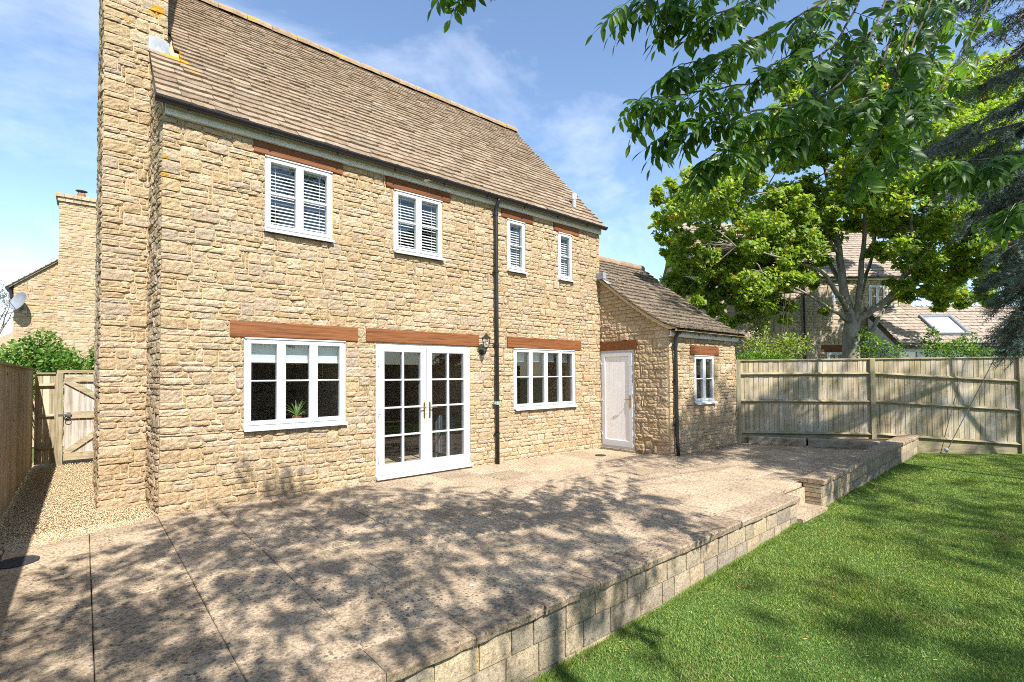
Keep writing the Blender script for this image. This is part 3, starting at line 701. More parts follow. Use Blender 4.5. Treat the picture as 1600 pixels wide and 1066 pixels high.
# ================================================================== the house
HX = 8.138
house = thing('stone_house', 'buff stone two-storey house with stone tiled roof and white windows', 'house')
MF = lambda u, z, d: (u, -d, z)                # front face, d outwards
MG = lambda u, z, d: (-d - .05 * u / .86, u, z)                # left gable (u = y)
rh = random.Random(3)
WIN_U = [(1.130, 2.053, 3.580, 4.625, 2), (3.045, 3.957, 3.590, 4.625, 2), (5.414, 5.880, 3.605, 4.625, 1), (6.819, 7.247, 3.605, 4.625, 1)]
LIN_U = [(.995, 2.20), (2.906, 4.11), (5.278, 6.083), (6.67, 7.444)]
WIN_G = [(.895, 2.251, .918, 2.145, 3), (5.561, 7.290, .952, 2.145, 4)]
FR = (2.740, 4.528, .031, 2.145); LIN_G = [(.725, 2.437), (2.571, 4.711), (5.388, 7.473)]
holes = [w[:4] for w in WIN_U + WIN_G] + [FR]
lins = [(a, b, 4.632, 4.797) for a, b in LIN_U] + [(a, b, 2.153, 2.360) for a, b in LIN_G]
wall = MB(); core_wall(wall, 0, HX, -.6, 5.0, holes, MF)
# gables, rear wall, inner floors and ceilings make a closed shell
RY, RZ, EZ = 2.95, 8.30, 4.97
for x, dd in ((0.0, 1), (HX, -1)):
    for q in (0, .28):
        xx = x + dd * q; y0 = 0 if q == 0 else .28
        wall.add([(xx, y0, -.6), (xx, 5.9 - y0, -.6), (xx, 5.9 - y0, 4.9), (xx, RY, 8.16), (xx, y0, 4.9)], [(0, 1, 2, 3, 4)])
wall.add([(0, 5.9, -.6), (HX, 5.9, -.6), (HX, 5.9, 5), (0, 5.9, 5)], [(0, 1, 2, 3)])
walls = wall.build('wall', 'mortar', house)
m = MB()
for (x0, x1, z0, z1) in ((.30, 2.42, .02, 2.5), (2.46, 5.0, .02, 2.5), (5.04, HX - .3, .02, 2.5), (.30, 2.6, 2.75, 4.95), (2.64, 4.7, 2.75, 4.95), (4.74, 6.2, 2.75, 4.95), (6.24, HX - .3, 2.75, 4.95)):
    y0, y1 = .285, 4.2
    m.add([(x0, y0, z0), (x1, y0, z0), (x1, y1, z0), (x0, y1, z0), (x0, y0, z1), (x1, y0, z1), (x1, y1, z1), (x0, y1, z1)], [(4, 5, 6, 7), (1, 2, 6, 5), (2, 3, 7, 6), (3, 0, 4, 7)])
m.build('room_walls', 'plaster', house, kind='stuff')
m = MB(); m.box(.29, HX - .29, .285, 4.2, -.05, .019); m.box(.29, HX - .29, .285, 4.2, 2.6, 2.749); m.build('room_floors', 'room_floor', house, kind='stuff')
stones = Masonry()
lay = layout(0, HX, -.02, 4.80, holes + lins, rh)
stones.wall(walls, 'stone', lay, MF, rh, ends=(0, HX))
stones.wall(walls, 'stone', layout(.03, .85, -.05, 5.6, [], rh, inside=lambda u, z: z < 4.85 + u * 1.085), MG, rh)
# chimney breast and stack
chim = MB(); CY0, CY1 = .86, 3.4
chim.box(-.525, .0, CY0, CY1, -.6, 6.0); chim.box(-.545, .115, CY0 + .002, CY1 - .002, 6.001, 10.2); ch = chim.build('chimney', 'mortar', house)
MC = lambda u, z, d: (u, CY0 - d, z); MCs = lambda u, z, d: (-.54 - d, u, z)
stones.wall(ch, 'stone', layout(-.53, -.045, -.05, 6.05, [], rh, tall=.9), MC, rh, ends=(-.53, None))
stones.wall(ch, 'stone', layout(-.54, .115, 6.05, 8.3, [], rh, rows=(.07, .11)), MC, rh, ends=(-.54, .115))
stones.wall(ch, 'stone', layout(CY0 + .03, CY1, -.05, 8.3, [], rh, lens=1.2), MCs, rh, fine=False)
stones.finish(300)
# openings
for a, b, c, d, n in WIN_U: window(house, a, b, c, d, n, MF, .5, cw=.05)
for a, b, c, d, n in WIN_G: window(house, a, b, c, d, n, MF, .52, cw=.055 if n == 3 else .045)
for (a, b, c, d) in lins: lintel(house, a, b, c, d, MF, rh)
# french doors
a, b, c, d = FR; m = MB()
m.prism([(a, c), (a + .045, c), (a + .045, d - .045), (b - .045, d - .045), (b - .045, c), (b, c), (b, d), (a, d)], -.07, .0, MF)
fd = m.build('french_door', 'white_upvc', house)
m = MB(); m.prism([(-.07, c), (-.07, c + .05), (.012, c + .05), (.075, c + .035), (.075, c)], a - .01, b + .01, lambda dd, z, u: MF(u, z, dd)); m.build('threshold', 'white_upvc', fd)
mid = (a + b) / 2
for s, (ua, ub) in enumerate(((a + .035, mid - .004), (mid + .004, b - .035))):
    za, zb = c + .055, d - .035; lf = MB(); ring_geo(lf, ua, ub, za, zb, .105, -.06, .016, MF, .012, wb=.16); lf.build('door_leaf', 'white_upvc', fd)
    ia, ib, ic, id_ = ua + .105, ub - .105, za + .16, zb - .105; um = (ia + ib) / 2; zs = [ic + (id_ - ic) * k / 4 for k in range(5)]
    g = MB(); bar_geo(g, um - .018, um + .018, ic - .003, id_ + .003, -.045, .010, MF); g.build('glazing_bar', 'white_upvc', fd)
    for k in range(1, 4):
        for p, q in ((ia - .003, um - .0185), (um + .0185, ib + .003)): g = MB(); bar_geo(g, p, q, zs[k] - .014, zs[k] + .014, -.045, .008, MF); g.build('glazing_bar', 'white_upvc', fd)
    for k in range(4):
        for p, q in ((ia - .004, um), (um, ib + .004)): pane_geo(p, q, zs[k] - .002, zs[k + 1] + .002, -.03, MF).build('pane', 'glass', fd)
    hx = mid - .05 if s == 0 else mid + .05; h = MB(); hz = 1.06
    h.prism([(hx - .014, hz - .13), (hx + .014, hz - .13), (hx + .016, hz - .10), (hx + .016, hz + .10), (hx + .014, hz + .13), (hx - .014, hz + .13), (hx - .016, hz + .1), (hx - .016, hz - .1)], .016, .026, MF)
    sg = -1 if s == 0 else 1
    h.tube([MF(hx, hz + .045, .02), MF(hx, hz + .045, .062), MF(hx + sg * .03, hz + .047, .066), MF(hx + sg * .12, hz + .043, .066)], [.011, .011, .010, .008], 8); h.tube([MF(hx, hz - .05, .02), MF(hx, hz - .05, .034)], .010, 8)
    h.build('handle', 'brass', fd)
    for hz in (.33, 1.05, 1.83):
        xx = a + .035 if s == 0 else b - .035; h = MB(); h.tube([MF(xx, hz - .05, .014), MF(xx, hz + .05, .014)], .011, 8); h.prism([(xx - .008, hz - .012), (xx + sg * -.045, hz - .012), (xx + sg * -.045, hz + .012), (xx - .008, hz + .012)], .016, .024, MF); h.build('hinge', 'galvanised', fd)
m = MB()
for k in range(9):
    x0 = a + (b - a) * k / 9; m.box(x0 + .004, x0 + (b - a) / 9 - .004, -.012, .05, -.03, .026, rh.random())
m.build('sill_bricks', 'stone', house, kind='stuff')
# roof
PROF = profile([(-.140, 4.94), (RY, RZ)])
deck = MB(); x0, x1 = -.06, HX + .05
deck.add([(x0, -.10, 4.955), (x1, -.10, 4.955), (x1, RY, RZ - .03), (x0, RY, RZ - .03), (x0, 6.0, 4.955), (x1, 6.0, 4.955)], [(0, 1, 2, 3), (3, 2, 5, 4)])
deck.add([(x0, -.10, 4.92), (x1, -.10, 4.92), (x1, RY, RZ - .065), (x0, RY, RZ - .065), (x0, 6.0, 4.92), (x1, 6.0, 4.92)], [(0, 1, 2, 3), (3, 2, 5, 4)])
for xx in (x0, x1): deck.add([(xx, -.10, 4.955), (xx, RY, RZ - .03), (xx, RY, RZ - .065), (xx, -.10, 4.92)], [(0, 1, 2, 3)]); deck.add([(xx, 6.0, 4.955), (xx, RY, RZ - .03), (xx, RY, RZ - .065), (xx, 6.0, 4.92)], [(0, 1, 2, 3)])
roof = deck.build('roof', 'mortar', house)
tl = Masonry(); sY = lambda s: -.125 + s * (RY + .125) / PROF[1]
tiles(tl, roof, 'tile', -.085, HX + .085, PROF, rh, clip=lambda x, s: not (x < .10 and sY(s) > CY0 - .06))
PROFb = profile([(6.025, 4.955), (RY, RZ)]); 
tl.finish(300, 'tile')
m = MB(); m.add([(-.085, 6.025, 4.99), (HX + .085, 6.025, 4.99), (HX + .085, RY, RZ + .03), (-.085, RY, RZ + .03)], [(0, 1, 2, 3)]); m.build('rear_slope', 'tile', roof)
x = .14
while x < HX + .05:
    b = min(x + rh.uniform(.40, .50), HX + .09); m = MB(); dz = rh.uniform(-.008, .008)
    m.tube([(x + .004, RY, RZ - .015 + dz), ((x + b) / 2, RY, RZ - .01 + dz), (b - .004, RY, RZ - .015 + dz)], [.135, .14, .135], 8, rh.random(), True, -math.pi * .55, math.pi * .55, (0, 0, 1)); m.build('ridge_tile', 'tile_ridge', roof); x = b
# verge mortar strip on the left, fascia, soffit, gutter
m = MB(); m.add([(-.075, -.11, 4.93), (-.075, CY0, 4.93 + (CY0 + .11) * 1.085), (-.075, CY0, 4.965 + (CY0 + .11) * 1.085), (-.075, -.11, 4.965), (-.02, -.11, 4.90), (-.02, CY0, 4.90 + (CY0 + .11) * 1.085)], [(0, 1, 2, 3), (4, 5, 1, 0)]); m.build('verge', 'mortar', roof)
m = MB(); m.box(.012, HX + .03, -.062, -.036, 4.802, 4.925); m.build('fascia', 'painted_board', house)
m = MB(); m.box(.012, HX + .03, -.035, .0, 4.80, 4.83); m.build('soffit', 'painted_board', house)
gutter(house, -.07, HX + .03, -.165, 4.935, .06, 9)
# lead flashing where the stack leaves the roof
m = MB(); zz = 4.955 + (CY0 + .125) * 1.088
m.prism([(-.09, zz - .05), (.14, zz - .05), (.14, zz + .13), (.02, zz + .17), (-.09, zz + .15)], .034, .040, MC)
m.add([(-.09, CY0 - .04, zz - .05), (.16, CY0 - .04, zz - .05), (.16, CY0 - .17, zz - .13), (-.09, CY0 - .17, zz - .13)], [(0, 1, 2, 3)])
m.add([(.14, CY0 - .04, zz - .05), (.14, CY0 + .3, zz + .33), (.14, CY0 + .3, zz + .47), (.14, CY0 - .04, zz + .13)], [(0, 1, 2, 3)]); m.build('lead_flashing', 'lead', house)
# vent pipe through the roof
m = MB(); fx, fy = 7.62, .26; fz = 4.955 + (fy + .125) * 1.088
m.tube([(fx, fy, fz - .1), (fx, fy, fz + .30)], .048, 12); vent = m.build('vent_pipe', 'galvanised', house)
m = MB(); m.tube([(fx, fy, fz + .19), (fx, fy, fz + .325), (fx, fy, fz + .326)], [.058, .058, .04], 12); m.build('vent_cap', 'white_upvc', vent)
m = MB(); m.add([(fx - .14, fy - .17, fz - .15), (fx + .14, fy - .17, fz - .15), (fx + .14, fy + .14, fz + .19), (fx - .14, fy + .14, fz + .19)], [(0, 1, 2, 3)]); m.build('vent_flashing', 'lead', vent)
# downpipe
def downpipe(parent, pts, rad, clips, band=None, out=(0, 1, 0)):
    m = MB(); m.tube(pts, rad, 10); dp = m.build('downpipe', 'black_plastic', parent, smooth=True)
    for (p, h) in clips:
        m = MB(); x, y, z = p; m.tube([(x, y, z - h), (x, y, z + h)], rad + .008, 10); m.box(x - rad - .028, x + rad + .028, y + rad * .5, y + rad * .5 + .02, z - h * .8, z + h * .8); m.build('pipe_clip', 'black_plastic', dp)
    if band:
        m = MB(); x, y, z = band; m.tube([(x, y, z - .03), (x, y, z + .03)], rad + .012, 10); m.box(x - rad - .04, x + rad + .045, y - .01, y + .03, z - .022, z + .022); m.build('pipe_band', 'copper_green', dp)
    return dp
px_ = 5.085
downpipe(house, [(px_, -.165, 4.90), (px_, -.165, 4.85), (px_, -.09, 4.74), (px_, -.085, 4.66), (px_, -.085, 3), (px_, -.085, .0)], .034, [((px_, -.085, z), .022) for z in (4.62, 3.55, 2.2, .55)], (px_, -.085, 1.12))

# ================================================================== the lean-to
YE, EX = -1.753, 10.93
lean = thing('lean_to', 'small stone lean-to with mossy tiled roof and white door, at the far end', 'building', (HX, YE, 0))
ML = lambda u, z, d: (HX - d, u, z)            # face towards the left (u = y), door wall
ME = lambda u, z, d: (u, YE - d, z)            # front face
PR2 = [(-1.98, 2.525), (-1.72, 2.62), (-1.35, 2.83), (-.9, 3.14), (0, 3.84), (.86, 4.54)]
PROF2 = profile(PR2); roofz = lambda y: float(np.interp(y, [p[0] for p in PR2], [p[1] for p in PR2]))
DOOR = (-.915, -.008, .02, 2.155); EWIN = (9.071, 9.924, .976, 2.018)
dl = (-1.007, -.002, 2.16, 2.36); el = (8.908, 10.104, 2.026, 2.223); re_ = random.Random(8)
w = MB(); core_wall(w, HX + .001, EX, -.6, 2.55, [EWIN], ME, .2); core_wall(w, YE, -.002, -.6, 2.52, [DOOR], ML, .2)
n = 8
for k in range(n):
    ya, yb = YE + (0 - YE) * k / n, YE + (0 - YE) * (k + 1) / n
    for xx in (HX, EX): w.add([(xx, ya, 2.52), (xx, yb, 2.52), (xx, yb, roofz(yb) - .04), (xx, ya, roofz(ya) - .04)], [(0, 1, 2, 3)])
w.add([(EX, YE, -.6), (EX, 3.4, -.6), (EX, 3.4, 2.5), (EX, .86, 4.5), (EX, 0, 3.8), (EX, YE, 2.53)], [(0, 1, 2, 3, 4, 5)])
lw = w.build('wall', 'mortar', lean)
m = MB(); x0, x1, y0, y1, z0, z1 = HX + .21, EX - .1, YE + .21, 1.5, .0, 2.5
m.add([(x0, y0, z0), (x1, y0, z0), (x1, y1, z0), (x0, y1, z0), (x0, y0, z1), (x1, y0, z1), (x1, y1, z1), (x0, y1, z1)], [(0, 1, 2, 3), (4, 5, 6, 7), (1, 2, 6, 5), (2, 3, 7, 6), (3, 0, 4, 7)]); m.build('room_walls', 'plaster', lean, kind='stuff')
st2 = Masonry()
st2.wall(lw, 'stone_lean', layout(HX, EX, -.02, 2.52, [EWIN, el], re_), ME, re_, ends=(HX, EX))
st2.wall(lw, 'stone_lean', layout(YE + .03, -.03, -.02, 3.9, [DOOR, dl], re_, rows=(.065, .10), inside=lambda u, z: z < roofz(u) - .07, tall=1), ML, re_)
st2.finish(300)
window(lean, EWIN[0], EWIN[1], EWIN[2], EWIN[3], 2, ME, .5, cw=.05)
lintel(lean, *el, ME, re_); lintel(lean, *dl, ML, re_)
a, b, c, d = DOOR; m = MB(); ring_geo(m, a, b, c, d, .055, -.07, .0, ML); dr = m.build('door', 'white_upvc', lean)
m = MB(); ring_geo(m, a + .045, b - .045, c + .05, d - .045, .10, -.055, .016, ML, .012, wb=.14); m.build('door_leaf', 'white_upvc', dr)
pa, pb, pc, pd = a + .145, b - .145, c + .19, d - .145; nP = 6
for k in range(nP):
    u0, u1 = pa + (pb - pa) * k / nP, pa + (pb - pa) * (k + 1) / nP; g = .004
    m = MB(); m.prism([(u0, -.04), (u0, -.012), (u0 + g, -.004), (u1 - g, -.004), (u1, -.012), (u1, -.04)], pc - .004, pd + .004, lambda u, dd, z: ML(u, z, dd)); m.build('door_plank', 'door_panel', dr)
m = MB(); hy = a + .10; m.prism([(hy - .016, .92), (hy + .016, .92), (hy + .016, 1.18), (hy - .016, 1.18)], .016, .025, ML); m.tube([ML(hy, 1.09, .02), ML(hy, 1.09, .06), ML(hy + .03, 1.09, .064), ML(hy + .12, 1.085, .064)], [.010, .010, .009, .008], 8); m.build('handle', 'brass', dr)
for hz in (.3, 1.05, 1.85): m = MB(); m.tube([ML(b - .045, hz - .05, .012), ML(b - .045, hz + .05, .012)], .012, 8); m.prism([(b - .09, hz - .012), (b - .03, hz - .012), (b - .03, hz + .012), (b - .09, hz + .012)], .016, .026, ML); m.build('hinge', 'white_upvc', dr)
m = MB(); m.box(HX - .055, HX + .02, a - .02, b, -.03, .02); m.build('doorstep', 'slab', lean)
# lean-to roof
m = MB(); xr0, xr1 = HX - .09, EX + .09
for (ya, za), (yb, zb) in zip(PR2, PR2[1:]):
    for q in (0, -.045):
        x0 = xr0 + .015
        m.add([(x0, ya, za + q), (xr1 - .015, ya, za + q), (xr1 - .015, yb, zb + q), (x0, yb, zb + q)], [(0, 1, 2, 3)])
    for xx in (xr0 + .015, xr1 - .015): m.add([(xx, ya, za), (xx, yb, zb), (xx, yb, zb - .045), (xx, ya, za - .045)], [(0, 1, 2, 3)])
m.add([(xr0, .86, 4.54), (xr1, .86, 4.54), (xr1, 3.6, 2.5), (xr0, 3.6, 2.5)], [(0, 1, 2, 3)])
lr = m.build('roof', 'mortar', lean); tl2 = Masonry()
yS = lambda s: PROF2[0](s)[0]
tiles(tl2, lr, 'tile_mossy', xr0, xr1, PROF2, re_, thick=1.25, gauge=(.21, .16), widths=(.26, .46), clip=lambda x, s: not (x < HX + .04 and yS(s) > -.12))
tl2.finish(300, 'tile')
x = xr0 + .1
while x < xr1 - .05:
    b = min(x + .45, xr1 + .01); m = MB(); m.tube([(x + .004, .86, 4.525), (b - .004, .86, 4.525)], [.12, .12], 8, re_.random(), True, -math.pi * .55, math.pi * .55, (0, 0, 1)); m.build('ridge_tile', 'tile_ridge', lr); x = b
m = MB()
for (ya, za), (yb, zb) in zip(PR2, PR2[1:]):
    if ya >= 0: continue
    m.add([(xr0 + .01, ya, za - .005), (xr0 + .01, yb, zb - .005), (xr0 + .01, yb, zb - .065), (xr0 + .01, ya, za - .065), (HX - .005, ya, za - .075), (HX - .005, yb, zb - .075)], [(0, 1, 2, 3), (3, 2, 5, 4)])
m.build('verge', 'mortar', lr)
m = MB(); m.box(HX - .03, EX + .04, YE - .075, YE - .045, 2.375, 2.495); m.build('fascia', 'painted_board', lean)
m = MB(); m.box(HX - .03, EX + .04, YE - .045, YE - .02, 2.375, 2.40); m.build('soffit', 'painted_board', lean)
gutter(lean, HX - .05, EX + .05, YE - .14, 2.515, .055, 4)
downpipe(lean, [(HX + .10, YE - .14, 2.47), (HX + .10, YE - .14, 2.43), (HX + .10, YE - .09, 2.34), (HX + .10, YE - .085, 2.25), (HX + .10, YE - .085, .42), (HX + .10, YE - .09, .3), (HX + .115, YE - .10, .0)], .036, [((HX + .10, YE - .085, z), .025) for z in (2.2, 1.5, .62)])
m = MB(); m.box(HX - .13, HX - .012, -.22, -.02, 3.76, 3.90); m.add([(HX - .13, -.35, 3.62), (HX + .02, -.35, 3.62), (HX + .02, -.02, 3.90), (HX - .13, -.02, 3.90)], [(0, 1, 2, 3)]); m.build('lead_flashing', 'lead', lean)

# ------------------------------------------------------------------ things on and in the house
t = thing('wall_lamp', 'black lantern wall lamp beside the french doors', 'lamp', (4.80, 0, 2.08))
lx, ly, lz = 4.745, -.20, 2.13
m = MB(); m.tube([(lx + .02, -.012, 2.05), (lx + .02, -.045, 2.05)], [.055, .048], 14); m.build('back_plate', 'black_plastic', t)
m = MB(); m.tube([(lx + .02, -.04, 2.04), (lx + .012, -.10, 2.00), (lx + .004, -.16, 2.02), (lx, -.195, 2.07), (lx, -.20, 2.12)], [.012, .012, .012, .012, .014], 8); m.tube([(lx, ly, 2.10), (lx, ly, 2.13)], [.02, .045], 8); m.build('arm', 'black_plastic', t)
m = MB(); m.tube([(lx, ly, 2.132), (lx, ly, 2.285)], [.048, .075], 6, caps=False); m.build('glass_shade', 'glass', t)
m = MB()
for k in range(6):
    a = k * math.pi / 3; m.tube([(lx + .05 * math.cos(a), ly + .05 * math.sin(a), 2.13), (lx + .078 * math.cos(a), ly + .078 * math.sin(a), 2.287)], .005, 4)
m.build('cage', 'black_plastic', t)
m = MB(); m.tube([(lx, ly, 2.285), (lx, ly, 2.295), (lx, ly, 2.335), (lx, ly, 2.35), (lx, ly, 2.38)], [.095, .095, .04, .022, .008], 6); m.build('roof_cap', 'black_plastic', t)
m = MB(); m.sphere((lx, ly, 2.20), .03, 8, 6); m.tube([(lx, ly, 2.13), (lx, ly, 2.18)], .013, 6); m.build('bulb', 'white_dome', t)

# small white sensor under the gutter
m = MB(); m.box(3.56, 3.66, -.13, -.062, 4.885, 4.925); m.tube([(3.575, -.10, 4.885), (3.565, -.12, 4.86)], .022, 8); m.build('security_sensor', 'white_dome', None, 'small white sensor fixed under the gutter above the second upstairs window', 'sensor', loc=(3.6, -.09, 4.88))

# venetian blinds upstairs
names = ['white venetian blind in the upstairs window nearest the chimney', 'white venetian blind in the second upstairs window, left of the downpipe', 'white venetian blind in the narrow upstairs window right beside the downpipe', 'white venetian blind in the narrow upstairs window nearest the lean-to']
for (a, b, c, d, n), lab in zip(WIN_U, names):
    t = thing('venetian_blind', lab, 'blind', ((a + b) / 2, .10, c + .1), 'venetian blinds upstairs')
    m = MB(); m.box(a + .045, b - .045, .085, .125, d - .085, d - .045); m.build('head_rail', 'blind', t)
    z0, z1 = c + .13, d - .10; k = int((z1 - z0) / .0475); L = b - a - .1
    sm = MB(); ca, sa = math.cos(.62) * .025, math.sin(.62) * .025
    sm.add([(-L / 2, -ca, -sa), (L / 2, -ca, -sa), (L / 2, 0, .004), (-L / 2, 0, .004), (L / 2, ca, sa), (-L / 2, ca, sa), (-L / 2, -ca, -sa - .003), (L / 2, -ca, -sa - .003), (L / 2, ca, sa - .003), (-L / 2, ca, sa - .003)], [(0, 1, 2, 3), (3, 2, 4, 5), (6, 7, 8, 9), (0, 1, 7, 6)])
    me = sm.mesh('slat', 'blind'); tl_ = np.array(t.location)
    for i in range(k):
        o = bpy.data.objects.new('slat', me); o.location = ((a + b) / 2 - tl_[0], .105 - tl_[1], z0 + i * .0475 - tl_[2]); put(o, t)
    m = MB(); 
    for x in (a + .16, b - .16): m.box(x - .002, x + .002, .078, .081, z0, z1 + .03)
    m.build('ladder_cord', 'blind', t, kind='stuff')
    m = MB(); m.box(a + .05, b - .05, .095, .115, z0 - .045, z0 - .028); m.build('bottom_rail', 'blind', t)
# roller blinds, plant and other things behind the ground floor windows
a, b = WIN_G[0][:2]; w3 = (b - a - .054) / 3
for i in range(3):
    x0, x1 = a + .027 + i * w3 + .03, a + .027 + (i + 1) * w3 - .03
    t = thing('roller_blind', ['pale blue roller blind rolled up behind the left casement of the three-light window', 'pale blue roller blind rolled up behind the middle casement of the three-light window', 'pale blue roller blind rolled up behind the right casement of the three-light window'][i], 'blind', ((x0 + x1) / 2, .12, 2.05), 'roller blinds downstairs')
    m = MB(); m.tube([(x0, .13, 2.09), (x1, .13, 2.09)], .025, 10); m.build('roller', 'blind', t)
    m = MB(); m.box(x0 + .01, x1 - .01, .118, .122, 1.86, 2.09); m.build('cloth', 'blind_cloth', t)
    m = MB(); m.box(x0 + .01, x1 - .01, .108, .130, 1.825, 1.862); m.build('bottom_bar', 'blind', t)
a, b = WIN_G[1][:2]; w4 = (b - a - .054) / 4
for i in range(4):
    x0, x1 = a + .027 + i * w4 + .03, a + .027 + (i + 1) * w4 - .03
    t = thing('roller_blind', 'grey roller blind rolled up behind the %s casement of the four-light window' % ['leftmost', 'second', 'third', 'rightmost'][i], 'blind', ((x0 + x1) / 2, .16, 2.05), 'roller blinds downstairs')
    m = MB(); m.tube([(x0, .16, 2.09), (x1, .16, 2.09)], .022, 10); m.build('roller', 'blind_cloth', t)
    m = MB(); m.box(x0 + .01, x1 - .01, .150, .154, 1.90, 2.09); m.build('cloth', 'blind_cloth', t)
t = thing('spider_plant', 'green striped spider plant on the sill behind the middle casement', 'plant', (1.62, .2, .975))
m = MB(); m.box(.95, 2.2, .08, .30, .935, .972); m.build('inner_sill', 'white_upvc', house)
m = MB(); m.tube([(1.62, .19, .974), (1.62, .19, 1.06)], [.05, .065], 12); m.build('pot', 'terracotta', t)
rp = random.Random(4)
for k in range(46):
    az = rp.uniform(0, 2 * math.pi); ln = rp.uniform(.20, .38); el_ = rp.uniform(.5, 1.3); m = MB(); V = []; nS = 5
    for i in range(nS + 1):
        f = i / nS; rr = ln * f * math.cos(el_) * (1 + .2 * f); zz = 1.05 + ln * (f * math.sin(el_) - .55 * f * f * math.cos(el_)); w_ = .009 * (1 - f) ** .6 * (1 if i else .6) + .0008
        cx_, cy_ = 1.62 + rr * math.cos(az) * .8, .19 + rr * math.sin(az) * .38
        V += [(cx_ - math.sin(az) * w_, cy_ + math.cos(az) * w_ * .5, zz + .003), (cx_, cy_, zz), (cx_ + math.sin(az) * w_, cy_ - math.cos(az) * w_ * .5, zz + .003)]
    m.add(V, [(i * 3 + j, i * 3 + j + 1, i * 3 + j + 4, i * 3 + j + 3) for i in range(nS) for j in range(2)], rp.random()); m.build('leaf', 'leaf_indoor', t)
t = thing('radiator', 'white panel radiator standing inside behind the right french door', 'radiator', (4.62, .9, .02))
for k in range(7): m = MB(); m.box(4.55, 4.60, .60 + k * .09, .66 + k * .09, .14, .86); m.build('column', 'lead', t)
m = MB(); m.box(4.565, 4.585, .62, 1.24, .16, .20); m.box(4.565, 4.585, .62, 1.24, .80, .84); m.box(4.56, 4.59, .64, .67, .019, .15); m.box(4.56, 4.59, 1.18, 1.21, .019, .15); m.build('header_pipe', 'lead', t)
t = thing('dining_table', 'wooden table standing indoors behind the french doors', 'table', (3.7, 2.3, .02))
m = MB(); m.box(3.0, 4.3, 1.9, 2.8, .70, .74); m.build('table_top', 'fence_rail', t)
for x, y in ((3.05, 1.95), (4.25, 1.95), (3.05, 2.75), (4.25, 2.75)): m = MB(); m.tube([(x, y, .02), (x, y, .70)], [.025, .035], 8); m.build('leg', 'fence_rail', t)

